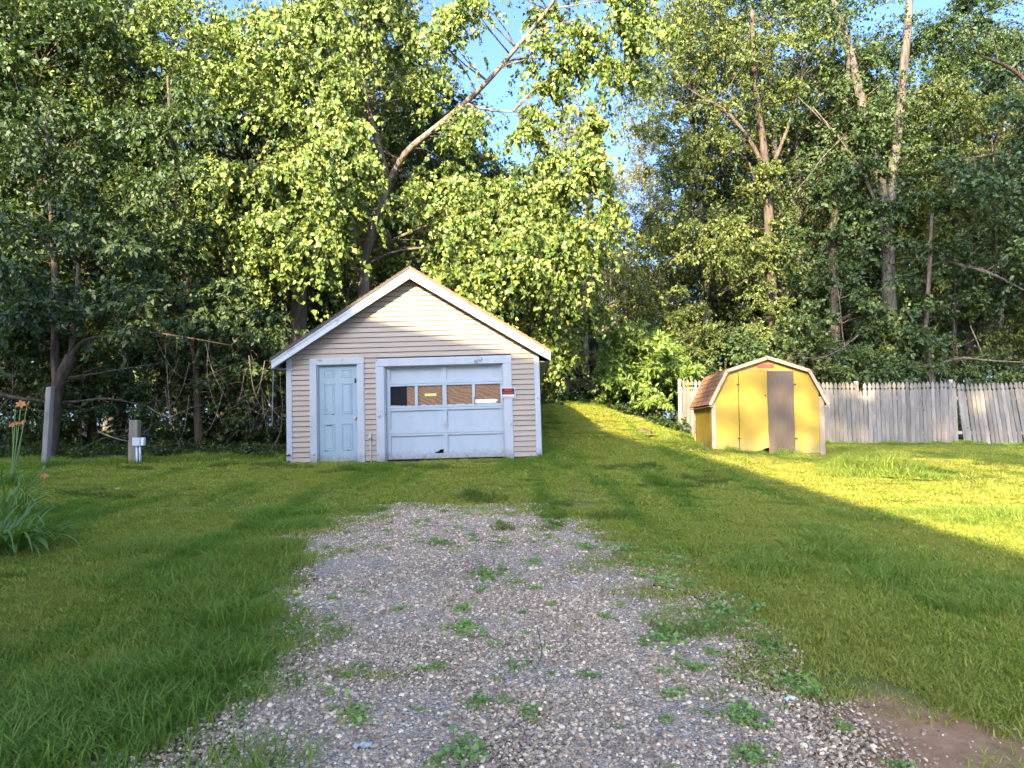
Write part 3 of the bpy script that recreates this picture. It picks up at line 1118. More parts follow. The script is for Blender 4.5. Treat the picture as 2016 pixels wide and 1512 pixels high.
for i, (a, b) in enumerate(halves):
    if i == 0:
        MB().box(a - 0.005, b + 0.005, YR1 - 0.009, YR1 - 0.003, wz0, wz1).build('window_pane', M_GLASS, od)
        MB().prism_y([(b - 0.165, wz0), (b + 0.005, wz0), (b + 0.005, wz1), (b - 0.165, wz1)], YR1 - 0.0155, YR1 - 0.0095).build('plywood_sheet', M_WINPLY, od)
    else:
        MB().box(a - 0.005, b + 0.005, YR1 - 0.012, YR1 - 0.001, wz0, wz1).build('plywood_sheet', M_WINPLY, od)
    # cracked glazing putty along the lower edge
    r_ = random.Random(i)
    pt = [(a, wz0 - 0.004)]
    xx = a
    while xx < b - 0.03:
        pt.append((xx, wz0 + r_.choice((0.005, 0.010, 0.018, 0.024))))
        xx += r_.uniform(0.02, 0.07)
    pt += [(b, wz0 + 0.012), (b, wz0 - 0.004)]
    MB().prism_y(pt[::-1], YR1 - 0.026, YR1 - 0.0165).build('putty', M_TRIM, od)
M_YEL = mat_plain('yellow_sticker', (0.62, 0.56, 0.16), 0.6, 0.08)
M_WHT = mat_plain('white_board', (0.62, 0.60, 0.66), 0.6, 0.06)
a, b = halves[1]
MB().box(a + 0.14, a + 0.38, YR1 - 0.0155, YR1 - 0.0125, wz0 + 0.20, wz0 + 0.252).build('sticker', M_YEL, od)
a, b = halves[3]
MB().prism_y([(a, wz0 + 0.027), (b - 0.09, wz0 + 0.027), (b - 0.105, wz0 + 0.045), (b - 0.05, wz0 + 0.075), (b - 0.095, wz0 + 0.10), (a, wz0 + 0.105)], YR1 - 0.016, YR1 - 0.0125).build('white_strip', M_WHT, od)
MB().box(a - 0.028, a - 0.004, YR0 - 0.006, YR0 + 0.0015, wz0 + 0.0, wz0 + 0.15).build('bare_patch', mat_wood('bare_wood', (0.13, 0.10, 0.08), (0.22, 0.18, 0.14)), od)
h = MB().box(3.232, 3.258, YR0 - 0.006, YR0 - 0.0005, 0.60, 0.76)
h.tube([(3.245, YR0 - 0.006, 0.665), (3.245, YR0 - 0.045, 0.665)], 0.012, 8)
h.tube([(3.247, YR0 - 0.042, 0.635), (3.243, YR0 - 0.042, 0.72)], [0.014, 0.008], 8)
h.build('handle', M_STEEL, od)
MB().box(3.19, 3.30, 0.03, 0.084, 0.006, 0.02).build('bottom_bracket', M_STEEL, od)

# sign, pipe, chain on the garage
sg = tag(empty('warning_sign', gp(4.555, -0.060, 1.293), 0, TILT + R(1.0)), 'black, red and white warning sign nailed across the right casing of the overhead door', 'sign')
M_SW = mat_plain('sign_white', (0.50, 0.50, 0.50), 0.4, 0.05)
M_SB = mat_plain('sign_black', (0.006, 0.006, 0.006), 0.4, 0.1)
M_SR = mat_plain('sign_red', (0.45, 0.008, 0.010), 0.45, 0.05)
MB().prism_y([(-0.142, -0.10), (0.150, -0.10), (0.138, 0.10), (-0.142, 0.10)], 0.0, 0.006).build('sign_board', M_SW, sg)
MB().prism_y([(-0.130, -0.088), (0.134, -0.088), (0.126, 0.090), (-0.130, 0.090)], -0.002, -0.0002).build('black_field', M_SB, sg)
MB().prism_y([(-0.120, -0.080), (0.124, -0.080), (0.122, -0.038), (-0.120, -0.038)], -0.004, -0.0022).build('name_strip', M_SW, sg)


def lettering(txt, size, x, y, zc, parent, mat, squeeze=1.0):
    cu = bpy.data.curves.new('lettering', 'FONT')
    cu.body = txt
    cu.size = size
    cu.align_x = 'CENTER'
    cu.align_y = 'CENTER'
    cu.extrude = 0.0006
    cu.offset = size * 0.02
    t = bpy.data.objects.new('lettering_source', cu)
    col.objects.link(t)
    bpy.context.view_layer.update()
    dg = bpy.context.evaluated_depsgraph_get()
    me = bpy.data.meshes.new_from_object(t.evaluated_get(dg))
    bpy.data.objects.remove(t)
    me.materials.clear()
    me.materials.append(mat)
    o = link('lettering', me, parent)
    o.rotation_euler = (R(90), 0, 0)
    o.scale = (squeeze, 1, 1)
    o.location = (x, y, zc)
    return o


lettering('NO', 0.075, -0.002, -0.0030, 0.056, sg, M_SR, 1.15)
lettering('TRESPASSING', 0.058, 0.0, -0.0030, -0.005, sg, M_SR, 0.63)

wp = tag(empty('water_pipe', gp(1.735, -0.05, 0), 0, TILT), 'thin pale standpipe with a tap between the two garage doors', 'pipe')
M_PIPE = mat_plain('painted_pipe', (0.46, 0.42, 0.40), 0.5, 0.1)
MB().tube([(0.015, 0, -0.15), (0.005, 0, 0.3), (0, 0, 0.52), (0, 0.03, 0.545)], 0.013, 8).build('pipe', M_PIPE, wp, smooth=True)
MB().tube([(-0.04, -0.01, 0.46), (0.03, -0.005, 0.46)], 0.016, 8).tube([(0, 0, 0.42), (0, 0, 0.54)], 0.021, 8).build('tap', M_PIPE, wp, smooth=True)

c0 = gp(-0.17, -0.20, 1.93)
ch = MB()
for i in range(46):
    zc = -i * 0.026
    pts = []
    for q in range(9):
        a = 2 * math.pi * q / 8
        dx, dz = 0.008 * math.cos(a), 0.017 * math.sin(a)
        pts.append((dx, 0, zc + dz) if i % 2 == 0 else (0, dx, zc + dz))
    ch.tube(pts, 0.003, 4, cap=False)
co = ch.build('hanging_chain', M_STEEL)
co.location = c0
tag(co, 'thin metal chain hanging from the left eave of the garage', 'chain')

# ------------------------------------------------------------------ shed
M_YPLY = None


def mat_yellow():
    m, n, out = new_mat('faded_yellow_paint')
    vec = obj_vec(n)
    f1 = noise(n, vec, 1.6, 4)
    c = ramp(n, f1, [(0.3, (0.23, 0.155, 0.018)), (0.7, (0.30, 0.215, 0.034))])
    # mildew and scuffs towards the foot of the boards
    tc = N(n, 'ShaderNodeTexCoord')
    sp = N(n, 'ShaderNodeSeparateXYZ')
    n.links.new(tc.outputs['Object'], sp.inputs[0])
    mr = N(n, 'ShaderNodeMapRange')
    mr.inputs['From Min'].default_value = 1.1
    mr.inputs['From Max'].default_value = 0.0
    n.links.new(sp.outputs['Z'], mr.inputs['Value'])
    sc = noise(n, obj_vec(n, (1, 1, 0.5)), 7, 6, 0.75)
    ml = N(n, 'ShaderNodeMath', operation='MULTIPLY')
    n.links.new(mr.outputs[0], ml.inputs[0])
    n.links.new(sc, ml.inputs[1])
    c = mix(n, ramp(n, ml.outputs[0], [(0.30, (0, 0, 0)), (0.62, (0.85,) * 3)]), c, (0.17, 0.16, 0.09))
    ch = noise(n, vec, 26, 5, 0.7)
    c = mix(n, ramp(n, ch, [(0.66, (0, 0, 0)), (0.72, (0.7,) * 3)]), c, (0.24, 0.20, 0.11))
    b = noise(n, obj_vec(n, (14, 14, 0.8)), 4, 5)
    principled(n, out, c, 0.7, bump(n, b, 0.2, 0.004), 0.25)
    return m


M_YEL2 = mat_yellow()
M_GPLY = mat_ply('bare_grey_plywood', (0.050, 0.036, 0.026), (0.118, 0.088, 0.066), zs=0.07, scale=16.0, dist=5.0)
M_SHING = mat_plain('red_brown_shingle', (0.20, 0.105, 0.058), 0.95, 0.35, 22, bscale=140, bstr=0.5, per_obj=0.22)
M_SRAKE = mat_paint('weathered_cream_trim', (0.29, 0.235, 0.165), (0.22, 0.14, 0.09), 0.5, 5, (1, 1, 1), 0.7, 0.3, (0.4, 0.34, 0.26))
M_RAW = mat_wood('raw_board', (0.24, 0.175, 0.12), (0.36, 0.28, 0.20))

SC = G(1512, 891)
SY = 16.5
SC = W(1513, 890, SY)
shed = tag(empty('shed', SC, -R(2.7)), 'low yellow barn-roofed shed with one bare plywood door beside the fence', 'shed')
SM = Matrix.Translation(SC) @ Matrix.Rotation(-R(2.7), 4, 'Z')
SD = 2.0
prof = [(-1.375, 1.10), (-0.965, 1.90), (0.0, 2.215), (0.965, 1.90), (1.375, 1.10)]


def stop(x):
    return float(np.interp(x, [p[0] for p in prof], [p[1] for p in prof]))


YP = M_YEL2
# front boards, each its own piece; faces 4 mm apart where they lap
MB().prism_y([(-1.20, -0.02), (-0.66, -0.03), (-0.66, 1.855), (-0.93, 1.855), (-1.20, 1.34)], 0.0, 0.02).build('front_panel', YP, shed)
MB().prism_y([(0.615, -0.03), (1.175, -0.02), (1.175, 1.39), (0.93, 1.855), (0.615, 1.855)], 0.0, 0.02).build('front_panel', YP, shed)
MB().prism_y([(-0.92, 1.858), (0.92, 1.858), (0.0, 2.16)], 0.004, 0.024).build('gable_panel', YP, shed)
pts = [(-0.65, -0.02), (-0.46, -0.03)]
for (zx, zy) in ((880, 1330), (960, 1338), (1020, 1320), (1060, 1300), (1112, 1285)):
    pts.append(((zx - 1100) / 534 - 0.005, (1345 - zy) / 534))
pts += [(0.002, 0.5), (0.008, 0.8), (-0.004, 1.2), (0.004, 1.87), (-0.65, 1.875)]
MB().prism_y(pts, -0.020, -0.002).build('left_door', YP, shed)
rd = MB().prism_y([(0.012, -0.06), (0.605, -0.06), (0.608, 1.872), (0.008, 1.875)], -0.022, -0.002).build('right_door', M_GPLY, shed)
rd['label'] = 'bare unpainted plywood door leaf'
for zz in (0.30, 1.55):
    MB().box(0.60, 0.66, -0.030, -0.0225, zz, zz + 0.03).build('hinge', M_BLACK, shed)
    MB().box(-0.70, -0.64, -0.030, -0.0205, zz, zz + 0.03).build('hinge', M_BLACK, shed)
MB().tube([(-0.055, -0.021, 1.31), (-0.055, -0.045, 1.31)], 0.018, 8).build('door_pull', M_BLACK, shed)
MB().box(-0.67, 0.62, -0.012, -0.003, 1.878, 1.898).build('head_strip', M_RAW, shed)
for a, b, m_ in ((-1.285, -1.195, M_SRAKE), (1.17, 1.285, M_RAW)):
    MB().box(a, b, -0.022, 0.06, -0.06, stop((a + b) / 2) - 0.10).build('corner_board', m_, shed)
MB().box(-1.28, 1.28, 0.03, 0.09, -0.14, -0.035).build('base_beam', M_RAW, shed)
vent = MB().box(-0.215, 0.180, -0.008, 0.003, 1.955, 2.045).build('vent', mat_plain('red_vent', (0.32, 0.10, 0.07), 0.6, 0.15), shed)
for i in range(6):
    zc = 1.962 + i * 0.0135
    for a, b in ((-0.205, -0.085), (-0.075, 0.045), (0.055, 0.170)):
        MB().hexa([(a, -0.009, zc), (b, -0.009, zc), (b, -0.018, zc), (a, -0.018, zc)], [(a, -0.009, zc + 0.009), (b, -0.009, zc + 0.009), (b, -0.011, zc + 0.009), (a, -0.011, zc + 0.009)]).build('louvre', vent.data.materials[0], vent)
# grooved side walls
for sx in (-1, 1):
    nb = 12
    for i in range(nb):
        ya, yb = 0.065 + (SD - 0.13) * i / nb, 0.065 + (SD - 0.13) * (i + 1) / nb
        xo = sx * 1.255
        x0_, x1_ = sorted((xo, xo - sx * 0.022))
        MB().box(x0_, x1_, ya + 0.004, yb - 0.004, -0.10, 1.22).build('side_board', YP, shed)
    x0_, x1_ = sorted((sx * 1.230, sx * 1.205))
    MB().box(x0_, x1_, 0.065, SD - 0.065, -0.10, 1.25).build('side_wall', M_RAW, shed)
    x0_, x1_ = sorted((sx * 1.285, sx * 1.2))
    MB().box(x0_, x1_, SD - 0.06, SD, -0.1, 1.16).build('corner_board', M_SRAKE, shed)
MB().prism_y([(-1.2, -0.1), (1.2, -0.1), (1.2, 1.3), (0.93, 1.85), (0, 2.15), (-0.93, 1.85), (-1.2, 1.3)], SD - 0.04, SD - 0.01).build('back_wall', M_YEL2, shed)
MB().box(-1.2, 1.2, 0.09, SD - 0.05, -0.10, -0.04).build('floor_board', M_DARK, shed)
YF2, YB2 = -0.11, SD + 0.06
for i in range(4):
    (xa, za), (xb, zb) = prof[i], prof[i + 1]
    nrm = Vector((-(zb - za), 0, (xb - xa))).normalized()
    o1, o2 = nrm * -0.035, nrm * 0.0
    A, B = Vector((xa, 0, za)), Vector((xb, 0, zb))
    r = MB().hexa([tuple(A + o1 + Vector((0, YF2, 0))), tuple(B + o1 + Vector((0, YF2, 0))), tuple(B + o1 + Vector((0, YB2, 0))), tuple(A + o1 + Vector((0, YB2, 0)))],
                  [tuple(A + o2 + Vector((0, YF2, 0))), tuple(B + o2 + Vector((0, YF2, 0))), tuple(B + o2 + Vector((0, YB2, 0))), tuple(A + o2 + Vector((0, YB2, 0)))])
    rf = r.build('roof', M_SHING, shed)
    lo, hi = (A, B) if za < zb else (B, A)
    ncr = 7
    rs = random.Random(i)
    for j in range(ncr):
        p0 = lo + (hi - lo) * (j / ncr) - (hi - lo).normalized() * 0.012
        p1 = lo + (hi - lo) * ((j + 1) / ncr)
        yy = YF2 - 0.012 - (0.12 if j % 2 else 0)
        while yy < YB2:
            ya, yb = max(yy, YF2 - 0.012), min(yy + 0.235, YB2)
            if yb - ya > 0.03:
                k1, k0 = nrm * (0.012 + rs.random() * 0.004), nrm * 0.002
                MB().hexa([tuple(p0 + k0 + Vector((0, ya, 0))), tuple(p1 + k0 + Vector((0, ya, 0))), tuple(p1 + k0 + Vector((0, yb, 0))), tuple(p0 + k0 + Vector((0, yb, 0)))],
                          [tuple(p0 + k1 + Vector((0, ya, 0))), tuple(p1 + nrm * 0.005 + Vector((0, ya, 0))), tuple(p1 + nrm * 0.005 + Vector((0, yb, 0))), tuple(p0 + k1 + Vector((0, yb, 0)))]).build('shingle', M_SHING, rf)
            yy += 0.24
    # rake board
    w_ = 0.07
    o3, o4 = nrm * (-w_ - 0.0), nrm * -0.001
    MB().hexa([tuple(A + o3 + Vector((0, YF2 - 0.02, 0))), tuple(B + o3 + Vector((0, YF2 - 0.02, 0))), tuple(B + o3 + Vector((0, YF2 - 0.001, 0))), tuple(A + o3 + Vector((0, YF2 - 0.001, 0)))],
              [tuple(A + o4 + Vector((0, YF2 - 0.02, 0))), tuple(B + o4 + Vector((0, YF2 - 0.02, 0))), tuple(B + o4 + Vector((0, YF2 - 0.001, 0))), tuple(A + o4 + Vector((0, YF2 - 0.001, 0)))]).build('rake_board', M_SRAKE, shed)
for sx in (-1, 1):
    x0_, x1_ = sorted((sx * 1.258, sx * 1.36))
    MB().box(x0_, x1_, YF2 + 0.01, YB2 - 0.01, 1.045, 1.065).build('eave_board', M_SRAKE, shed)

# ------------------------------------------------------------------ picket fence
M_PICK = mat_wood('silvered_cedar', (0.095, 0.085, 0.074), (0.190, 0.172, 0.152), 2.2, 'Z', 0.9, stain=(0.085, 0.075, 0.066), per_obj=0.24)
M_RAIL = mat_wood('old_rail', (0.20, 0.18, 0.16), (0.34, 0.31, 0.28), 2.2, 'X', 0.9)
FP0, FP1 = Vector((W(1337, 800, 21.9).x, 21.9, 0)), Vector((16.6, 20.2, 0))
FD = (FP1 - FP0)
FL = FD.length
FA = math.atan2(FD.y, FD.x)
fence = tag(empty('picket_fence', (FP0.x, FP0.y, gz(FP0.x, FP0.y)), FA), 'silver-grey dog-eared picket fence with round notches, its far panel leaning', 'fence')
FZ0 = gz(FP0.x, FP0.y)


def picket_mesh(w):
    h_ = w / 2
    H = 1.0
    o = [(h_, 0), (h_, -0.235), (h_ - .006, -0.222), (h_ - 0.024, -0.212), (h_ - 0.031, -0.195), (h_ - 0.026, -0.176), (h_ - 0.010, -0.164), (h_ - 0.002, -0.155), (h_ - 0.004, -0.12), (h_ - 0.014, -0.075), (h_ - 0.030, -0.032), (0.008, -0.002)]
    return [(x, z) for x, z in o]


PICKET = {}
pk_src = []
for wv in (0.108, 0.112, 0.104):
    o = picket_mesh(wv)
    H = 1.80
    right = [(x, 0 if i == 0 else H + zz) for i, (x, zz) in enumerate(o)]
    left = [(-x, zz) for x, zz in right[::-1]]
    pk_src.append(MB().prism_y(right + left, 0.0, 0.019).mesh('picket', M_PICK))
pr = random.Random(11)
s = 0.05
PITCH_P = 0.1165
i = 0
sec_b = [(0, 0.75), (1.0, 5.95), (6.15, 8.95), (9.1, FL)]
X_END1 = None


def fpos_px(s):
    p = FP0 + FD * (s / FL)
    return 1008 + p.x / p.y * F * 1.0


while s < FL:
    p = FP0 + FD * (s / FL)
    px = 1008 + F * p.x / (p.y * CP + (gz(p.x, p.y) - CAM_H) * SP)
    gap = False
    lean, drop = pr.gauss(0, 0.004), 0.0
    third = px > 1884
    if third:
        lean = -0.075 - 0.05 * min(1, (px - 1884) / 140) + pr.gauss(0, 0.006)
    elif px < 1700:
        lean += -0.012
    if not gap:
        o = link('picket', pk_src[pr.randrange(3)], fence)
        zg = gz(p.x, p.y) - FZ0
        # the top line of each panel, read from the photograph
        tpx = np.interp(px, [1337, 1690, 1697, 1882, 1888, 2016, 2100], [747, 753, 753.5, 750, 755, 751, 750])
        top = W(px, tpx, p.y).z - FZ0 + pr.gauss(0, 0.006)
        if 1692 < px < 1700:
            top -= 0.24
        o.location = (s, pr.gauss(0, 0.004) - 0.02, top - 1.80)
        o.rotation_euler = (pr.gauss(0, 0.006), lean, pr.gauss(0, 0.02))
        if third:
            # lean about the top so that the tips stay in line
            o.location.x -= math.sin(lean) * 1.8
    s += PITCH_P if not (px > 1880 and px < 1887) else PITCH_P
for (a, b, lean) in ((0.0, 5.85, 0), (5.98, 9.0, 0), (9.05, FL + 0.3, 0)):
    for zz in (0.35, 1.35):
        pa, pb = FP0 + FD * (a / FL), FP0 + FD * (b / FL)
        za, zb = gz(pa.x, pa.y) - FZ0, gz(pb.x, pb.y) - FZ0
        MB().hexa([(a, 0.001, za + zz), (b, 0.001, zb + zz), (b, 0.04, zb + zz), (a, 0.04, za + zz)], [(a, 0.001, za + zz + 0.09), (b, 0.001, zb + zz + 0.09), (b, 0.04, zb + zz + 0.09), (a, 0.04, za + zz + 0.09)]).build('rail', M_RAIL, fence)


def s_at_px(px):
    best = min((abs(1008 + F * (FP0 + FD * t).x / ((FP0 + FD * t).y * CP) - px), t) for t in np.linspace(0, 1, 1500))
    return best[1] * FL


for (px, tpx, wd, nm) in ((1340, 746, 0.10, 'post'), (1690, 750, 0.11, 'post'), (1878, 747, 0.10, 'post'), (2010, 755, 0.10, 'post')):
    s = s_at_px(px)
    p = FP0 + FD * (s / FL)
    top = W(px, tpx, p.y).z - FZ0
    MB().box(s - wd / 2, s + wd / 2, 0.042, 0.042 + wd, gz(p.x, p.y) - FZ0 - 0.3, top).build(nm, M_RAIL, fence)

# ------------------------------------------------------------------ posts, electric box
M_POST = mat_wood('grey_post', (0.135, 0.125, 0.105), (0.275, 0.25, 0.21), 2.0)
p = G(89, 923)
tl = W(95.5, 762, p.y)
po = MB().hexa([(-0.055, -0.06, -0.3), (0.055, -0.06, -0.3), (0.055, 0.06, -0.3), (-0.055, 0.06, -0.3)][::-1][::-1], [(-0.050 + 0.025, -0.06, tl.z - p.z - 0.01), (0.052 + 0.025, -0.06, tl.z - p.z + 0.005), (0.052 + 0.025, 0.06, tl.z - p.z + 0.01), (-0.050 + 0.025, 0.06, tl.z - p.z)]).build('fence_post', M_POST, bevel=0.008)
po.location = p
tag(po, 'tall weathered grey post standing before the wood beside the lilies', 'post')
p = G(263, 914)
tl = W(263, 827, p.y)
po = MB().box(-0.088, 0.088, -0.07, 0.07, -0.3, tl.z - p.z).build('utility_post', mat_wood('pale_post', (0.21, 0.18, 0.13), (0.36, 0.31, 0.23), 2.0), bevel=0.008)
po.location = p
tag(po, 'short thick wooden post that carries a small electric box', 'post')
M_BOX = mat_plain('grey_plastic', (0.50, 0.53, 0.56), 0.45, 0.05)
q = W(273.5, 870, p.y - 0.14)
eb = tag(empty('electric_box', q), 'pale grey electric outlet box with two conduits on the short wooden post', 'electric box')
MB().box(-0.115, 0.045, -0.05, 0.045, -0.085, 0.085).build('housing', M_BOX, eb, bevel=0.012)
MB().box(0.047, 0.115, -0.035, 0.045, -0.075, 0.085).build('cover', mat_plain('white_plastic', (0.66, 0.68, 0.66), 0.45, 0.05), eb, bevel=0.008)
gzb = gz(q.x, q.y) - q.z
for xo, xb in ((-0.045, -0.015), (0.022, 0.045)):
    MB().tube([(xo, 0.0, -0.08), ((xo + xb) / 2, 0.0, (gzb - 0.08) / 2), (xb, 0.0, gzb - 0.05)], 0.021, 8).build('conduit', M_BOX, eb, smooth=True)

# ------------------------------------------------------------------ foliage tools
def unit(a):
    return a / np.maximum(np.linalg.norm(a, axis=-1, keepdims=True), 1e-9)


def leaf_cloud(r, C, Rr, T, M, L, Wd, wide=0.32, hang=0.5, droop=0.35, axis_xy=None, face=0.45, flat=0.7):
    """leaves set along twigs that fan out of clump centres C (n,3) of radius Rr (n)"""
    n = len(C)
    C = np.asarray(C, float)
    Rr = np.asarray(Rr, float)
    if axis_xy is None:
        axis_xy = C.mean(0)
    outw = C - axis_xy
    outw[:, 2] *= 0.4
    outw = unit(outw)
    d = r.normal(size=(n, T, 3))
    d[..., 2] *= flat
    d = unit(unit(d) + 0.35 * outw[:, None, :])
    ln = Rr[:, None] * np.clip(r.lognormal(-0.12, 0.42, (n, T)), 0.3, 2.1)
    t = np.sqrt(r.uniform(0.03, 1.0, (n, T, M)))
    P = C[:, None, None, :] + d[:, :, None, :] * (ln[:, :, None] * t)[..., None]
    P[..., 2] -= droop * ln[:, :, None] * t ** 2
    P = P + r.normal(size=P.shape) * (Rr * 0.055)[:, None, None, None]
    tan = np.broadcast_to(d[:, :, None, :], P.shape).copy()
    tan[..., 2] -= 2 * droop * t
    a = unit(unit(tan) * 0.6 + r.normal(size=P.shape) * 0.55 + np.array([0, 0, -hang]))
    nr = outw[:, None, None, :] * 0.6 + r.normal(size=P.shape) * 0.7 + np.array([0, 0, face])
    s = unit(np.cross(nr, a))
    nr = np.cross(a, s)
    k = np.clip(r.lognormal(-0.12, 0.32, P.shape[:-1]), 0.4, 1.7)[..., None]
    l, w = L * k, Wd * k
    fold = r.uniform(-0.05, 0.22, P.shape[:-1])[..., None]
    curl = r.uniform(-0.05, 0.15, P.shape[:-1])[..., None]
    lf = P + a * l * wide + s * w * 0.5 + nr * w * fold
    rt = P + a * l * wide - s * w * 0.5 + nr * w * fold
    tip = P + a * l - nr * l * curl
    V = np.stack([P, rt, tip, lf], -2).reshape(-1, 3)
    q = (np.arange(len(V) // 4) * 4)[:, None]
    Fc = np.concatenate([q + [0, 1, 2], q + [0, 2, 3]], 1).reshape(-1, 3)
    return V, Fc


def curve_pts(a, b, sag, n=5, bow=None):
    a, b = Vector(a), Vector(b)
    m = (a + b) / 2 + Vector((0, 0, sag)) + (bow or Vector((0, 0, 0)))
    out = []
    for i in range(n):
        t = i / (n - 1)
        out.append(a * (1 - t) ** 2 + m * 2 * t * (1 - t) + b * t * t)
    return out


def smooth_path(pts, sub=4):
    """Catmull-Rom through (Vector, radius)"""
    P = [Vector(p) for p, _ in pts]
    Rr = [x for _, x in pts]
    o, ro = [], []
    n = len(P)
    for i in range(n - 1):
        p0, p1, p2, p3 = P[max(i - 1, 0)], P[i], P[i + 1], P[min(i + 2, n - 1)]
        for k in range(sub):
            t = k / sub
            o.append(0.5 * ((2 * p1) + (p2 - p0) * t + (2 * p0 - 5 * p1 + 4 * p2 - p3) * t * t + (3 * p1 - p0 - 3 * p2 + p3) * t ** 3))
            ro.append(Rr[i] * (1 - t) + Rr[i + 1] * t)
    o.append(P[-1])
    ro.append(Rr[-1])
    return o, ro


LEAF_POPLAR = mat_leaf('poplar_leaf', [(0.0, (0.034, 0.072, 0.012)), (0.4, (0.090, 0.138, 0.022)), (0.8, (0.160, 0.196, 0.036)), (1.0, (0.26, 0.27, 0.075))], 0.20, 1.4, 0.025, 0.05)
LEAF_MAPLE = mat_leaf('dark_leaf', [(0.0, (0.020, 0.043, 0.008)), (0.5, (0.036, 0.068, 0.013)), (1.0, (0.074, 0.104, 0.022))], 0.28, 1.5, 0.03, 0.18)
LEAF_MID = mat_leaf('mid_leaf', [(0.0, (0.036, 0.062, 0.011)), (0.5, (0.068, 0.095, 0.018)), (1.0, (0.130, 0.140, 0.032))], 0.27, 1.5, 0.025, 0.2)
LEAF_PALE = mat_leaf('pale_leaf', [(0.0, (0.150, 0.165, 0.080)), (0.5, (0.210, 0.215, 0.110)), (1.0, (0.28, 0.27, 0.16))], 0.36, 1.3, 0.04, 0.1)
LEAF_SUMAC = mat_leaf('sumac_leaf', [(0.0, (0.095, 0.165, 0.022)), (0.5, (0.155, 0.230, 0.036)), (1.0, (0.23, 0.29, 0.060))], 0.40, 1.5, 0.03, 0.08)
BARK_GREY = mat_bark('grey_bark', (0.085, 0.073, 0.060), (0.165, 0.145, 0.120))
BARK_PALE = mat_bark('pale_bark', (0.120, 0.098, 0.076), (0.225, 0.19, 0.152))
BARK_DARK = mat_bark('dark_bark', (0.060, 0.045, 0.034), (0.130, 0.100, 0.075))
BARK_BROWN = mat_bark('brown_bark', (0.066, 0.051, 0.039), (0.125, 0.098, 0.075))
M_TWIG = mat_plain('dead_twig', (0.130, 0.108, 0.086), 0.9, 0.3, 12)

SKY_GAPS = [(955, 95, 75, 75), (972, 205, 44, 100), (838, 20, 35, 62), (1005, 296, 26, 34), (1215, 262, 34, 80), (1150, 400, 26, 44), (1165, 150, 16, 40)]


def in_gap(px, py, k=1.0):
    return any(((px - a) / (c * k)) ** 2 + ((py - b) / (d * k)) ** 2 < 1 for a, b, c, d in SKY_GAPS)


def near_limb(px, py, lim=27):
    """the forked limb of the poplar hangs free of leaves on the near side"""
    for line in (((725, 500), (745, 420), (766, 358), (800, 300), (860, 250), (900, 212)), ((766, 358), (752, 310), (735, 250), (716, 175))):
        for (ax_, ay_), (bx_, by_) in zip(line[:-1], line[1:]):
            t = max(0, min(1, ((px - ax_) * (bx_ - ax_) + (py - ay_) * (by_ - ay_)) / ((bx_ - ax_) ** 2 + (by_ - ay_) ** 2)))
            # twigs hang down, so clumps a little above the limb count too
            if math.hypot(px - ax_ - t * (bx_ - ax_), (py + 14 - ay_ - t * (by_ - ay_))) < lim:
                return True
    return False


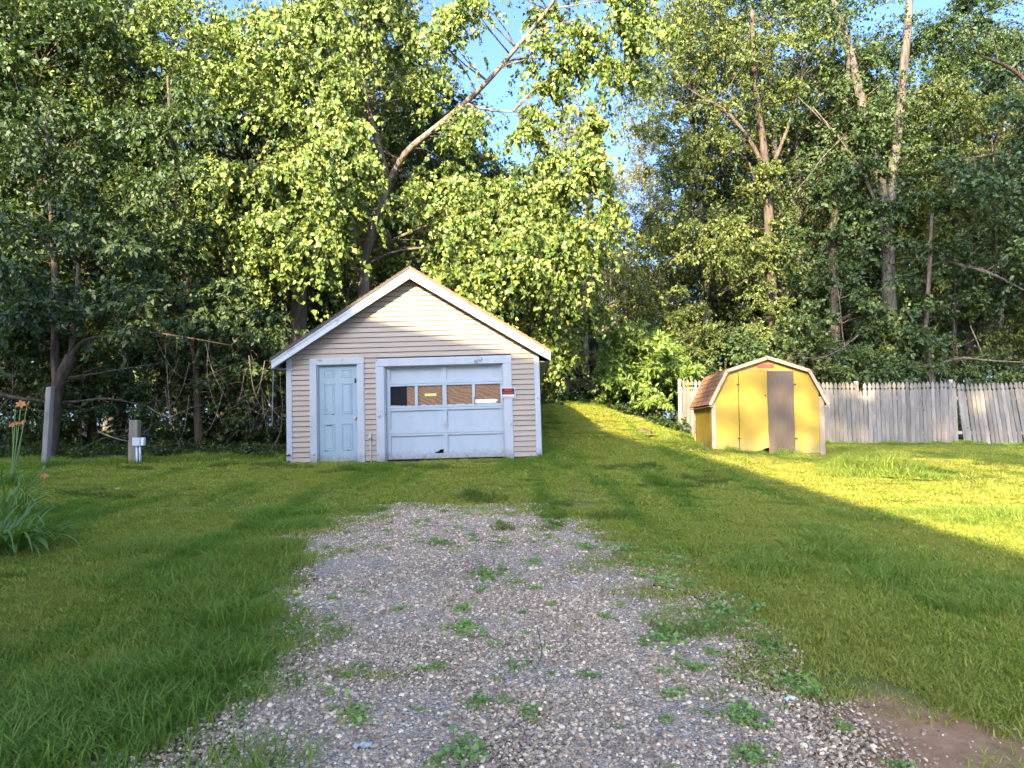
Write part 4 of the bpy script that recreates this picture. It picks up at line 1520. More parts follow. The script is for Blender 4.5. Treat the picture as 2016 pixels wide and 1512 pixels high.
def tree_from_photo(name, label, cat, stems, blobs, leaf, bark, seed, group=None, gaps=False, twig_r=0.014, conn=True, crown_name='crown', limb_from=99, spread=1.0, stem_k=1.0):
    """a tree given by where its stems and leaf masses stand: stems [(px, py, Y, r)...], blobs (px, py, Y, rx, ry, dY, clump radius, density)"""
    r = np.random.default_rng(seed)
    pr_ = random.Random(seed)
    st = [[(W(a, b, Y), rad) for a, b, Y, rad in s] for s in stems]
    p0 = st[0][0][0].copy()
    p0.z = gz(p0.x, p0.y)
    root = tag(empty(name, p0), label, cat, group)
    mb = MB()
    samples = []
    for i, s in enumerate(st):
        path, rad = smooth_path(s, 4)
        if i == 0:
            path.insert(0, Vector((path[0].x, path[0].y, p0.z - 0.3)))
            rad.insert(0, rad[0] * 1.35)
        loc = [p - p0 for p in path]
        samples += [(loc[k], rad[k]) for k in range(len(loc))]
        rad = [q * stem_k for q in rad]
        target = mb if i < limb_from else MB()
        target.tube(loc, rad, 12 if rad[0] > 0.12 else 7, wob=0.12, rng=pr_)
        if i >= limb_from:
            target.build('limb', bark, root, smooth=True)
    C, Rr = [], []
    for (px, py, Y, rx, ry, dY, rc, dens) in blobs:
        area = math.pi * (rx * Y / F) * (ry * Y / F)
        n = max(2, int(1.35 * dens * area / (math.pi * rc * rc * 0.42)))
        k = 0
        tries = 0
        while k < n and tries < n * 6:
            tries += 1
            a, q = pr_.uniform(0, 6.283), math.sqrt(pr_.random())
            qx, qy = px + rx * q * math.cos(a), py + ry * q * math.sin(a)
            if gaps and in_gap(qx, qy):
                continue
            yq = Y + pr_.gauss(0, dY)
            if gaps and name == 'poplar_tree' and yq < 21.9 and near_limb(qx, qy):
                continue
            p = W(qx, qy, yq)
            if p.z < gz(p.x, p.y) + 0.25:
                continue
            C.append(p - p0)
            Rr.append(rc * spread * pr_.uniform(0.6, 1.4))
            k += 1
    tw = MB()
    if conn:
        for c, rr in zip(C, Rr):
            best, bd = None, 1e9
            for p, rad in samples:
                dd = (p - c).length + max(0, p.z - c.z + 0.2) * 1.6
                if dd < bd:
                    bd, best = dd, (p, rad)
            if best is None:
                continue
            L_ = (best[0] - c).length
            if L_ > 2.0:
                continue
            pts_ = curve_pts(best[0], c, L_ * 0.12, 5, Vector((pr_.gauss(0, .16), pr_.gauss(0, .16), pr_.gauss(0, .1))) * L_)
            r0 = min(best[1] * 0.6, twig_r * (0.8 + L_ * 0.75))
            tw.tube(pts_, [r0, r0 * 0.8, r0 * 0.6, r0 * 0.45, r0 * 0.25], 5)
    if tw.v:
        tag(tw.build('branchwork', bark, root, smooth=True), kind='stuff')
    mb.build('trunk', bark, root, smooth=True)
    if C:
        V, Fc = leaf_cloud(r, np.array([tuple(c) for c in C]), np.array(Rr), leaf['T'], leaf['M'], leaf['L'], leaf['W'], leaf.get('wide', 0.32), leaf.get('hang', 0.5), leaf.get('droop', 0.35), np.array([0, 1.5, np.mean([c.z for c in C]) - 2]), leaf.get('face', 0.7), leaf.get('flat', 0.7))
        tag(link(crown_name, np_mesh(crown_name, V, Fc, leaf['mat']), root), kind='stuff')
    return root


# generic trees of the wood: meshes shared by their copies
def tree_template(seed, H, cb, cr, nc, rc, leaf, bark, r0, lean=0.03, shape='oval', stems=1):
    r = np.random.default_rng(seed)
    pr_ = random.Random(seed)
    mb, tw = MB(), MB()
    samples = []
    for si in range(stems):
        a = pr_.uniform(0, 6.28)
        kk = 0.0 if stems == 1 else 0.05
        pts_ = []
        x = y = 0.0
        for k in range(8):
            t = k / 7
            pts_.append((Vector((x + kk * H * t * math.cos(a + si * 3), y + kk * H * t * math.sin(a + si * 3), -0.4 + (H * 0.93 + 0.4) * t)), r0 * (1.0 - 0.86 * t) * (1.25 if k == 0 else 1) * (1 if si == 0 else 0.7)))
            x += pr_.gauss(0, lean) * H / 7
            y += pr_.gauss(0, lean) * H / 7
        path, rad = smooth_path(pts_, 3)
        samples += list(zip(path, rad))
        mb.tube(path, rad, 9, wob=0.1, rng=pr_)
    C, Rr = [], []
    for i in range(nc):
        t = pr_.random() ** 0.85
        zc = cb + (H - cb) * t
        if shape == 'oval':
            rad = cr * math.sqrt(max(0.03, 1 - (2 * (t - 0.42) / 1.25) ** 2))
        elif shape == 'spire':
            rad = cr * (1.05 - 0.85 * t)
        else:
            rad = cr * (0.55 + 0.45 * math.sin(t * 3.0))
        a, q = pr_.uniform(0, 6.283), pr_.random() ** 0.42
        C.append(Vector((rad * q * math.cos(a), rad * q * math.sin(a), zc)))
        Rr.append(rc * pr_.uniform(0.7, 1.3))
    for c, rr in zip(C, Rr):
        best = min(samples, key=lambda s: (Vector((s[0].x - c.x, s[0].y - c.y, 0)).length * 0.5 + abs(s[0].z - (c.z - 0.45 * Vector((s[0].x - c.x, s[0].y - c.y, 0)).length))))
        L_ = (best[0] - c).length
        rb = min(best[1] * 0.5, 0.012 + 0.010 * L_)
        tw.tube(curve_pts(best[0], c, L_ * 0.08, 4), [rb, rb * 0.75, rb * 0.5, rb * 0.25], 4)
    n0 = len(mb.v)
    mb.v += tw.v
    mb.f += [tuple(i + n0 for i in q) for q in tw.f]
    V, Fc = leaf_cloud(r, np.array([tuple(c) for c in C]), np.array(Rr), leaf['T'], leaf['M'], leaf['L'], leaf['W'], leaf.get('wide', 0.4), leaf.get('hang', 0.45), leaf.get('droop', 0.3), np.array([0, 0, (cb + H) / 2 - 1]), leaf.get('face', 0.8), leaf.get('flat', 0.6))
    return mb.mesh('trunk', bark, True), np_mesh('crown', V, Fc, leaf['mat'])


def plant_tree(tpl, name, label, cat, x, y, rz=0.0, s=1.0, group=None, sz=None, dz=0.0):
    root = tag(empty(name, (x, y, gz(x, y) + dz), rz), label, cat, group)
    root.scale = (s, s, sz or s)
    link('trunk', tpl[0], root)
    tag(link('crown', tpl[1], root), kind='stuff')
    return root


def at_px(px, Y):
    return (px - 1008) / F * Y / CP * (CP + 0.0)


LF_MAPLE = dict(T=16, M=22, L=0.125, W=0.085, wide=0.42, hang=0.35, mat=LEAF_MAPLE, face=0.5, flat=0.5)
LF_MID = dict(T=16, M=24, L=0.110, W=0.060, wide=0.42, hang=0.5, mat=LEAF_MID, face=0.4)
LF_FAR = dict(T=14, M=20, L=0.165, W=0.105, wide=0.42, hang=0.4, mat=LEAF_MID, face=0.4)
LF_BUSH = dict(T=14, M=20, L=0.095, W=0.062, wide=0.42, hang=0.3, mat=LEAF_MAPLE, face=0.45)
LF_PALE = dict(T=14, M=20, L=0.100, W=0.045, wide=0.45, hang=0.3, mat=LEAF_PALE, face=0.5, droop=0.0)

TPL = {
    'edge': tree_template(21, 13.5, 1.6, 3.2, 150, 0.95, LF_MAPLE, BARK_DARK, 0.17),
    'tall': tree_template(22, 18.0, 4.0, 3.6, 165, 1.1, LF_MID, BARK_GREY, 0.24),
    'tall2': tree_template(23, 20.0, 5.0, 3.8, 175, 1.15, LF_MAPLE, BARK_GREY, 0.26, stems=2),
    'far': tree_template(24, 17.0, 1.5, 4.4, 150, 1.35, LF_FAR, BARK_DARK, 0.2),
    'far2': tree_template(25, 14.0, 2.5, 4.0, 140, 1.3, LF_FAR, BARK_DARK, 0.18, stems=2),
    'thin': tree_template(26, 14.0, 5.0, 1.9, 55, 0.8, LF_MID, BARK_GREY, 0.11, lean=0.05),
    'pale': tree_template(27, 13.0, 3.5, 2.2, 60, 0.85, LF_PALE, BARK_PALE, 0.10, shape='spire'),
    'shade': tree_template(31, 28.0, 12.2, 4.7, 320, 1.0, LF_MAPLE, BARK_GREY, 0.2, lean=0.01),
    'sparse': tree_template(32, 20.2, 18.3, 2.6, 75, 0.34, dict(LF_MID, T=10, M=14), BARK_GREY, 0.2, lean=0.01),
    'bush': tree_template(28, 3.4, 0.3, 1.7, 60, 0.52, LF_BUSH, BARK_DARK, 0.04, shape='oval', stems=2),
    'bush2': tree_template(29, 4.6, 0.6, 1.6, 62, 0.55, dict(LF_BUSH, mat=LEAF_MID), BARK_BROWN, 0.05, shape='oval', stems=2),
}

# ------------------------------------------------------------------ the big poplar behind the garage
LF_POP = dict(T=15, M=20, L=0.114, W=0.104, wide=0.27, hang=0.75, droop=0.85, mat=LEAF_POPLAR, face=0.15, flat=0.8)
tree_from_photo('poplar_tree', 'huge spreading poplar with a pale forked limb above the garage roof', 'tree',
    stems=[[(712, 640, 21.6, 0.34), (722, 500, 21.6, 0.25), (745, 420, 21.5, 0.215), (766, 358, 21.4, 0.19)],
           [(766, 358, 21.4, 0.15), (752, 310, 21.5, 0.135), (735, 250, 21.7, 0.125), (716, 175, 22.0, 0.115), (705, 105, 22.2, 0.10), (722, 20, 22.5, 0.09), (728, -60, 22.6, 0.07)],
           [(766, 358, 21.4, 0.17), (800, 300, 21.0, 0.15), (860, 250, 20.5, 0.135), (915, 203, 20.1, 0.12), (960, 160, 19.8, 0.10), (1005, 108, 19.6, 0.095), (1050, 55, 19.4, 0.085), (1100, -10, 19.2, 0.07)],
           [(718, 500, 21.6, 0.13), (690, 440, 21.8, 0.10), (655, 385, 22, 0.09), (610, 335, 22, 0.06)],
           [(915, 203, 20.1, 0.06), (965, 217, 19.8, 0.05), (1010, 220, 19.6, 0.03)],
           [(730, 500, 21.6, 0.09), (790, 465, 21.0, 0.07), (850, 440, 20.6, 0.04)],
           [(725, 520, 21.4, 0.08), (780, 495, 20.7, 0.06), (860, 488, 20.0, 0.045), (950, 505, 19.2, 0.03)],
           [(588, 690, 20.6, 0.36), (588, 610, 20.6, 0.34), (592, 520, 20.8, 0.30), (600, 400, 21.2, 0.24), (585, 250, 21.6, 0.2), (560, 60, 22.2, 0.14)],
           [(600, 400, 21.2, 0.12), (520, 340, 20, 0.08), (450, 330, 19, 0.04)],
           [(600, 430, 21.2, 0.12), (540, 430, 19.6, 0.08), (470, 450, 18.6, 0.04)]],
    blobs=[(530, 410, 18.3, 150, 110, 0.8, 0.50, 1.25), (430, 350, 18.0, 70, 80, 0.5, 0.46, 1.1), (560, 485, 18.3, 90, 45, 0.5, 0.46, 1.0), (640, 300, 19.2, 110, 110, 0.8, 0.5, 1.1),
           (560, 130, 20.5, 150, 130, 1.0, 0.6, 1.2), (650, 60, 21.5, 85, 90, 0.9, 0.55, 1.0), (760, 40, 23.3, 50, 80, 0.3, 0.5, 0.8), (665, 400, 20.8, 55, 90, 0.5, 0.45, 0.5),
           (620, 200, 20.5, 75, 100, 0.9, 0.5, 0.9), (810, 110, 22.6, 55, 80, 0.4, 0.5, 0.7), (850, 330, 22.6, 50, 40, 0.3, 0.45, 0.4),
           (800, 440, 22.0, 100, 60, 0.7, 0.5, 0.8), (880, 400, 19.3, 80, 60, 0.6, 0.44, 0.95), (970, 460, 19.0, 100, 80, 0.6, 0.46, 1.1),
           (1090, 280, 19.0, 100, 80, 0.7, 0.46, 1.0), (1100, 400, 18.8, 110, 80, 0.6, 0.46, 1.1), (1010, 380, 19.4, 70, 60, 0.6, 0.45, 0.8),
           (1050, 530, 18.6, 110, 70, 0.6, 0.46, 1.1), (910, 545, 18.4, 70, 50, 0.5, 0.44, 0.9), (1105, 640, 21.0, 50, 70, 0.4, 0.42, 0.9),
           (890, 40, 19.2, 60, 55, 0.4, 0.42, 1.0), (1085, 75, 19.6, 70, 60, 0.6, 0.44, 0.8), (1190, 110, 19.4, 60, 70, 0.5, 0.44, 0.9), (1235, 30, 19.4, 70, 50, 0.5, 0.44, 1.0),
           (920, 215, 20.2, 60, 40, 0.5, 0.42, 0.7), (1040, 150, 19.7, 60, 40, 0.4, 0.4, 0.55), (880, 290, 22.0, 40, 30, 0.3, 0.4, 0.4), (690, 590, 20.6, 30, 40, 0.3, 0.40, 0.7), (965, 165, 19.6, 35, 28, 0.2, 0.4, 0.8),
           (1150, 560, 21.5, 45, 80, 0.4, 0.42, 0.6), (760, -120, 21, 260, 120, 1.2, 0.6, 0.7), (1130, -110, 19.5, 170, 90, 0.8, 0.5, 0.7)],
    leaf=LF_POP, bark=BARK_PALE, seed=3, gaps=True, twig_r=0.012, limb_from=1, spread=1.35, stem_k=0.66)

# ------------------------------------------------------------------ left edge of the wood
LF_L = dict(T=15, M=18, L=0.125, W=0.065, wide=0.42, hang=0.45, mat=LEAF_MAPLE, face=0.5, flat=0.5)
tree_from_photo('crooked_tree', 'dark leafy tree with a crooked forked trunk behind the tall grey post', 'tree',
    stems=[[(100, 890, 15.3, 0.15), (106, 820, 15.3, 0.135), (114, 760, 15.3, 0.125), (134, 715, 15.2, 0.12), (140, 700, 15.2, 0.11)],
           [(112, 765, 15.3, 0.09), (108, 690, 15.5, 0.085), (110, 560, 15.7, 0.08), (100, 400, 16.0, 0.06), (90, 240, 16.2, 0.04)],
           [(138, 705, 15.2, 0.07), (165, 672, 15.1, 0.045), (215, 660, 15.1, 0.03), (280, 650, 15.2, 0.012)],
           [(138, 705, 15.2, 0.06), (150, 600, 15.2, 0.05), (160, 450, 15.5, 0.04)]],
    blobs=[(120, 420, 15.4, 150, 160, 0.9, 0.62, 1.0), (140, 600, 14.9, 130, 60, 0.6, 0.5, 0.8), (60, 250, 16.2, 120, 120, 0.9, 0.62, 0.9), (270, 620, 14.6, 70, 60, 0.5, 0.45, 0.6), (20, 560, 15.0, 60, 120, 0.6, 0.5, 0.8)],
    leaf=LF_L, bark=BARK_BROWN, seed=5, twig_r=0.009)
tree_from_photo('maple_tree', 'slender dark maple with layered sprays left of the garage', 'tree',
    stems=[[(392, 890, 17.4, 0.10), (385, 700, 17.4, 0.09), (360, 500, 17.6, 0.075), (340, 300, 17.8, 0.05), (330, 150, 18, 0.03)]],
    blobs=[(330, 480, 17.0, 110, 150, 0.8, 0.55, 0.95), (420, 600, 16.6, 100, 60, 0.6, 0.48, 0.8), (500, 660, 17.0, 60, 70, 0.6, 0.45, 0.9), (330, 250, 17.8, 110, 120, 0.8, 0.58, 0.85), (460, 740, 16.8, 70, 45, 0.5, 0.4, 0.7)],
    leaf=LF_L, bark=BARK_DARK, seed=6, twig_r=0.008)
tree_from_photo('ash_tree', 'tall sunlit ash in the upper left corner behind the dark trees', 'tree',
    stems=[[(235, 880, 20.5, 0.17), (240, 700, 20.5, 0.15), (255, 450, 20.8, 0.13), (250, 200, 21.2, 0.10), (240, 0, 21.5, 0.07)], [(250, 330, 21, 0.07), (330, 180, 21, 0.05), (380, 60, 21, 0.03)], [(252, 380, 21, 0.07), (150, 230, 21, 0.05), (90, 80, 21, 0.03)]],
    blobs=[(200, 90, 20.6, 230, 120, 1.0, 0.7, 1.2), (380, 90, 20.4, 120, 110, 0.9, 0.62, 1.2), (230, 280, 20.8, 150, 110, 1.0, 0.62, 0.6), (60, 60, 20.4, 110, 100, 0.9, 0.65, 1.1), (250, -120, 21, 260, 100, 1.2, 0.75, 0.7)],
    leaf=dict(T=15, M=18, L=0.115, W=0.07, wide=0.4, hang=0.5, mat=LEAF_POPLAR, face=0.6), bark=BARK_GREY, seed=8, twig_r=0.010)

# ------------------------------------------------------------------ right of the garage
tree_from_photo('birch_tree', 'slim pale two-stemmed tree right of the garage gable', 'tree',
    stems=[[(1168, 790, 24.5, 0.15), (1152, 680, 24.5, 0.12), (1150, 560, 24.6, 0.10), (1155, 440, 24.8, 0.085), (1147, 350, 25, 0.06), (1140, 250, 25.2, 0.035)], [(1155, 440, 24.8, 0.05), (1163, 370, 24.9, 0.045), (1165, 260, 25.2, 0.03)]],
    blobs=[(1150, 230, 25.4, 80, 110, 0.8, 0.5, 0.45), (1190, 480, 25, 50, 60, 0.6, 0.45, 0.35), (1130, 700, 23.6, 50, 70, 0.5, 0.42, 0.8)],
    leaf=dict(LF_PALE, T=12, M=16), bark=BARK_PALE, seed=9, gaps=True, twig_r=0.007)
LF_SUM = dict(T=18, M=20, L=0.15, W=0.062, wide=0.42, hang=0.35, mat=LEAF_SUMAC, face=0.45, flat=0.5)
tree_from_photo('sumac_bush', 'bright green bush glowing in the sun between garage and shed', 'bush',
    stems=[[(1290, 820, 22.8, 0.045), (1285, 760, 22.8, 0.04), (1270, 700, 22.8, 0.03)], [(1290, 800, 22.8, 0.03), (1240, 740, 22.6, 0.025), (1210, 700, 22.5, 0.015)], [(1292, 800, 22.8, 0.03), (1320, 720, 22.9, 0.02)]],
    blobs=[(1265, 712, 22.6, 80, 50, 0.5, 0.42, 1.5), (1250, 670, 22.8, 50, 30, 0.4, 0.36, 1.1), (1320, 720, 22.6, 40, 40, 0.4, 0.36, 1.1), (1205, 760, 22.4, 35, 25, 0.3, 0.30, 0.8), (1290, 775, 22.0, 35, 20, 0.3, 0.28, 0.8)],
    leaf=LF_SUM, bark=BARK_BROWN, seed=10, twig_r=0.006)
tree_from_photo('ivy_tree', 'tall ivy-clad tree with sunlit upper branches behind the shed', 'tree',
    stems=[[(1525, 760, 25.5, 0.24), (1522, 640, 25.5, 0.215), (1515, 450, 25.5, 0.20), (1508, 340, 25.6, 0.18), (1500, 260, 25.8, 0.14), (1488, 170, 26, 0.11), (1480, 20, 26.4, 0.08)],
           [(1508, 340, 25.6, 0.12), (1478, 280, 25.4, 0.09), (1430, 220, 25.2, 0.075), (1380, 190, 25, 0.05), (1330, 160, 25, 0.03)],
           [(1512, 350, 25.6, 0.10), (1540, 280, 25.8, 0.08), (1555, 240, 26, 0.06), (1580, 150, 26, 0.04)],
           [(1510, 400, 25.5, 0.08), (1485, 350, 25.4, 0.06), (1475, 320, 25.3, 0.03)]],
    blobs=[(1510, 345, 25.1, 24, 50, 0.15, 0.35, 0.9), (1512, 470, 25.0, 40, 50, 0.15, 0.4, 0.7), (1525, 610, 24.8, 50, 60, 0.2, 0.4, 0.8), (1430, 130, 25.2, 120, 110, 0.9, 0.6, 0.75), (1560, 90, 26, 90, 110, 0.9, 0.6, 0.7), (1350, 60, 25.2, 90, 80, 0.9, 0.6, 0.9), (1400, 330, 25.4, 80, 80, 0.8, 0.55, 0.6), (1300, 260, 25.4, 50, 90, 0.7, 0.5, 0.6), (1340, 500, 24.6, 100, 90, 0.8, 0.52, 0.85), (1450, 470, 24.2, 70, 50, 0.4, 0.45, 0.7)],
    leaf=dict(LF_MID, T=15, M=18), bark=BARK_BROWN, seed=12, gaps=True, twig_r=0.010, stem_k=0.85)
tree_from_photo('two_stemmed_tree', 'tall bare-trunked tree forking into two long stems behind the fence', 'tree',
    stems=[[(1762, 780, 27, 0.38), (1753, 640, 27, 0.33), (1748, 520, 27, 0.31), (1742, 430, 27, 0.30), (1735, 370, 27, 0.26)],
           [(1738, 380, 27, 0.24), (1722, 300, 27, 0.225), (1700, 215, 27.2, 0.21), (1680, 130, 27.4, 0.20), (1660, 60, 27.6, 0.18), (1640, -10, 27.8, 0.16), (1630, -100, 28, 0.12)],
           [(1752, 440, 27, 0.22), (1757, 350, 26.9, 0.225), (1768, 260, 26.8, 0.215), (1776, 170, 26.7, 0.20), (1786, 60, 26.6, 0.18), (1792, -20, 26.6, 0.16), (1800, -120, 26.6, 0.12)],
           [(1735, 420, 27, 0.10), (1690, 330, 26.6, 0.07), (1640, 260, 26.2, 0.05), (1570, 190, 26, 0.03)]],
    blobs=[(1745, 450, 26.4, 45, 60, 0.2, 0.45, 0.55), (1700, 250, 26.6, 50, 70, 0.3, 0.45, 0.45), (1755, 660, 25.6, 60, 60, 0.3, 0.45, 0.7), (1640, 120, 27.6, 80, 100, 1.0, 0.6, 0.5), (1850, 120, 27.5, 100, 120, 1.0, 0.62, 0.5), (1700, 420, 26.4, 70, 60, 0.7, 0.5, 0.35), (1840, 330, 26.8, 70, 100, 0.8, 0.55, 0.5), (1790, 500, 26.0, 60, 50, 0.5, 0.45, 0.3)],
    leaf=dict(LF_MAPLE, T=14, M=16), bark=BARK_GREY, seed=13, twig_r=0.009, limb_from=1, stem_k=0.82)
tree_from_photo('straight_tree', 'straight dark trunk between the ivy-clad tree and the forked tree', 'tree',
    stems=[[(1645, 770, 26.2, 0.19), (1643, 600, 26.2, 0.17), (1640, 470, 26.4, 0.16), (1650, 370, 26.6, 0.13), (1665, 250, 26.8, 0.09), (1672, 60, 27, 0.05)]],
    blobs=[(1620, 480, 25.4, 80, 90, 0.8, 0.55, 0.6), (1660, 300, 26.2, 80, 110, 0.9, 0.55, 0.65), (1590, 640, 24.8, 60, 50, 0.5, 0.45, 0.7), (1680, 620, 25.0, 60, 70, 0.5, 0.45, 0.6)],
    leaf=dict(LF_MAPLE, T=14, M=16), bark=BARK_BROWN, seed=14, twig_r=0.009)
tree_from_photo('leaning_sapling', 'low reddish leaning trunk just behind the middle of the fence', 'tree',
    stems=[[(1838, 770, 23.5, 0.11), (1830, 715, 23.6, 0.095), (1822, 660, 23.8, 0.085), (1828, 560, 24, 0.07), (1835, 420, 24.2, 0.05)]],
    blobs=[(1800, 680, 23.8, 60, 45, 0.4, 0.42, 0.8), (1850, 560, 24.2, 80, 80, 0.6, 0.5, 0.6), (1760, 730, 23.4, 50, 30, 0.3, 0.36, 0.9)],
    leaf=dict(LF_MAPLE, T=14, M=16), bark=BARK_BROWN, seed=15, twig_r=0.008)
tree_from_photo('corner_tree', 'dark tree leaning in from the upper right corner', 'tree',
    stems=[[(2120, 800, 22, 0.22), (2110, 500, 22, 0.18), (2080, 200, 22, 0.13), (2060, 0, 22, 0.09)], [(2085, 260, 22, 0.08), (2010, 150, 21.5, 0.06), (1930, 110, 21, 0.035)], [(2095, 330, 22, 0.08), (2000, 300, 21.5, 0.05), (1920, 310, 21, 0.03)]],
    blobs=[(1960, 170, 21.4, 90, 60, 0.7, 0.52, 0.6), (1950, 320, 21.4, 90, 70, 0.7, 0.52, 0.75), (2040, 420, 21.6, 90, 120, 0.8, 0.55, 0.8), (1920, 30, 21.5, 70, 50, 0.7, 0.5, 0.5), (2100, 150, 21.6, 80, 140, 0.8, 0.55, 0.8)],
    leaf=dict(LF_MAPLE, T=14, M=17), bark=BARK_DARK, seed=16, twig_r=0.010)

# ------------------------------------------------------------------ trees of the wood
fr_ = random.Random(77)
ROW1 = [
    (-170, 18.5, 'edge', 'dense dark tree at the far left edge of the wood'),
    (40, 19.5, 'edge', 'dense dark tree rising behind the crooked tree'),
    (175, 24.0, 'tall', 'grey trunk seen between the crooked tree and the slender maple'),
    (470, 23.5, 'edge', 'dark low-crowned tree behind the slender maple'),
    (690, 27.0, 'tall', 'mid green tree directly behind the poplar fork'),
    (850, 28.5, 'edge', 'dark tree behind the ridge of the garage'),
    (1010, 30.0, 'far2', 'bushy tree behind the right slope of the garage roof'),
    (1395, 29.0, 'tall', 'mid green tree left of the ivy-clad tree'),
    (1580, 29.5, 'tall2', 'dark two-stemmed tree right of the ivy-clad tree'),
    (1700, 31.0, 'tall', 'grey tree just left behind the forked tree'),
    (1885, 28.5, 'thin', 'thin dark trunk right of the forked tree'),
    (1935, 30.5, 'tall2', 'dark tree between the forked tree and the corner tree'),
    (1975, 26.0, 'thin', 'thin pale trunk behind the leaning fence panel'),
    (2230, 24.0, 'edge', 'dense dark tree beyond the right end of the fence'),
]
for px, Y, k, lab in ROW1:
    nm = {'edge': 'maple_tree', 'tall': 'ash_tree', 'tall2': 'ash_tree', 'thin': 'young_tree', 'far2': 'young_tree'}[k]
    plant_tree(TPL[k], nm, lab, 'tree', at_px(px, Y), Y, fr_.uniform(0, 6.28), fr_.uniform(0.9, 1.08) * (0.72 if px in (1010,) else 1))
for px, Y, s in ((1090, 31, 0.95), (1205, 30, 0.85), (1275, 32, 1.1), (1130, 34, 1.15)):
    plant_tree(TPL['pale'], 'pale_tree', 'silvery pale-leaved tree standing in the gap of the wood', 'tree', at_px(px, Y), Y, fr_.uniform(0, 6.28), s, group='pale-leaved trees in the gap of the wood')
DEEP = 'leafy tree standing deep in the wood'
for i in range(19):
    px = -230 + i * 140 + fr_.uniform(-40, 40)
    Y = fr_.uniform(32, 38)
    k = fr_.choice(['tall', 'tall2', 'far', 'edge'])
    s = fr_.uniform(0.9, 1.15)
    if 900 < px < 1330:
        k, s = 'far2', fr_.uniform(0.62, 0.75)
    plant_tree(TPL[k], 'forest_tree', DEEP, 'tree', at_px(px, Y), Y, fr_.uniform(0, 6.28), s, group='trees deep in the wood')
for i in range(24):
    px = -260 + i * 112 + fr_.uniform(-35, 35)
    Y = fr_.uniform(42, 56)
    k = fr_.choice(['far', 'far', 'far2', 'tall'])
    s = fr_.uniform(0.95, 1.2)
    if 880 < px < 1330:
        k, s = 'far2', fr_.uniform(0.7, 0.85)
    plant_tree(TPL[k], 'forest_tree', DEEP, 'tree', at_px(px, Y), Y, fr_.uniform(0, 6.28), s, group='trees deep in the wood')
BUSHES = [
    (25, 16.8, 'bush', 1.0, 'dark bush at the left edge of the wood'),
    (180, 18.6, 'bush2', 0.9, 'dim bush behind the crooked tree'),
    (300, 17.8, 'bush', 0.75, 'low dark bush behind the short wooden post'),
    (425, 19.0, 'bush2', 0.85, 'shaded bush behind the slender maple trunk'),
    (505, 18.4, 'bush', 0.85, 'leafy dark bush just left of the garage'),
    (1100, 25.5, 'bush2', 0.75, 'bush at the right rear corner of the garage'),
    (1205, 25.4, 'bush', 0.95, 'darker bush behind the bright green bush'),
    (1350, 24.5, 'bush2', 0.95, 'tall bush behind the left end of the fence'),
    (1440, 24.2, 'bush', 1.05, 'dark bush behind the shed roof'),
    (1590, 25.0, 'bush2', 0.9, 'bush behind the right side of the shed'),
    (1690, 24.4, 'bush', 0.9, 'bush behind the break in the fence'),
    (1790, 25.2, 'bush2', 0.85, 'bush at the foot of the forked tree'),
    (1930, 24.6, 'bush', 0.85, 'dark bush behind the leaning fence panel'),
    (2040, 25.0, 'bush2', 1.0, 'bush beyond the right end of the leaning panel'),
]
for px, Y, k, s, lab in BUSHES:
    plant_tree(TPL[k], 'bush', lab, 'bush', at_px(px, Y), Y, fr_.uniform(0, 6.28), s)

# thin dead trunks and saplings in the wood: countable, one thing each
sap_l = ['thin bare sapling stem in the shade of the wood'] * 40
for i in range(26):
    left = i < 11
    px = fr_.uniform(-20, 540) if left else fr_.uniform(1380, 2040)
    Y = fr_.uniform(18, 24) if left else fr_.uniform(24.5, 33)
    x = at_px(px, Y)
    h_ = fr_.uniform(3.5, 8.5)
    r0 = fr_.uniform(0.02, 0.05)
    a = fr_.gauss(0, 0.09)
    pts_ = [((a * h_ * t + fr_.gauss(0, 0.06), fr_.gauss(0, 0.06), -0.2 + h_ * t), r0 * (1 - 0.93 * t)) for t in (0, .2, .4, .6, .8, 1)]
    path, rad = smooth_path([(Vector(p), q) for p, q in pts_], 3)
    mb = MB().tube(path, rad, 6)
    for j in range(4):
        b0 = path[fr_.randrange(6, len(path) - 2)]
        b1 = b0 + Vector((fr_.gauss(0, 0.6), fr_.gauss(0, 0.5), fr_.uniform(0.1, 0.7)))
        mb.tube(curve_pts(b0, b1, -0.1, 4), [0.014, 0.011, 0.008, 0.004], 4)
    o = mb.build('sapling', fr_.choice([BARK_DARK, BARK_GREY, BARK_BROWN]), smooth=True)
    o.location = (x, Y, gz(x, Y))
    tag(o, 'thin bare sapling stem among the trees of the shaded wood', 'sapling', 'bare saplings in the wood')


def dead_branch(label, pts, r0, mat, nt=5, seed=0, cat='branch', name='dead_branch'):
    rr = random.Random(seed)
    r0 = r0 * (0.6 if r0 < 0.06 else 0.8)
    P = [(W(a, b, Y), r0 * (1 - 0.8 * i / (len(pts) - 1))) for i, (a, b, Y) in enumerate(pts)]
    o0 = P[0][0].copy()
    path, rad = smooth_path([(p - o0, q) for p, q in P], 4)
    mb = MB().tube(path, rad, 7, wob=0.2, rng=rr)
    for j in range(nt):
        k = rr.randrange(2, len(path))
        b0 = path[k]
        d = Vector((rr.gauss(0, 0.5), rr.gauss(0, 0.3), rr.gauss(-0.1, 0.45)))
        q = max(0.004, rad[k] * 0.4)
        tp_ = curve_pts(b0, b0 + d, 0.1, 5)
        mb.tube(tp_, [q, q * .8, q * .6, q * .45, q * .2], 4)
        if rr.random() < 0.6:
            mb.tube(curve_pts(tp_[2], tp_[2] + Vector((rr.gauss(0, 0.3), rr.gauss(0, 0.2), rr.gauss(0, 0.3))), 0.05, 4), [q * .5, q * .4, q * .3, q * .1], 4)
    o = mb.build(name, mat, smooth=True)
    o.location = o0
    return tag(o, label, cat)


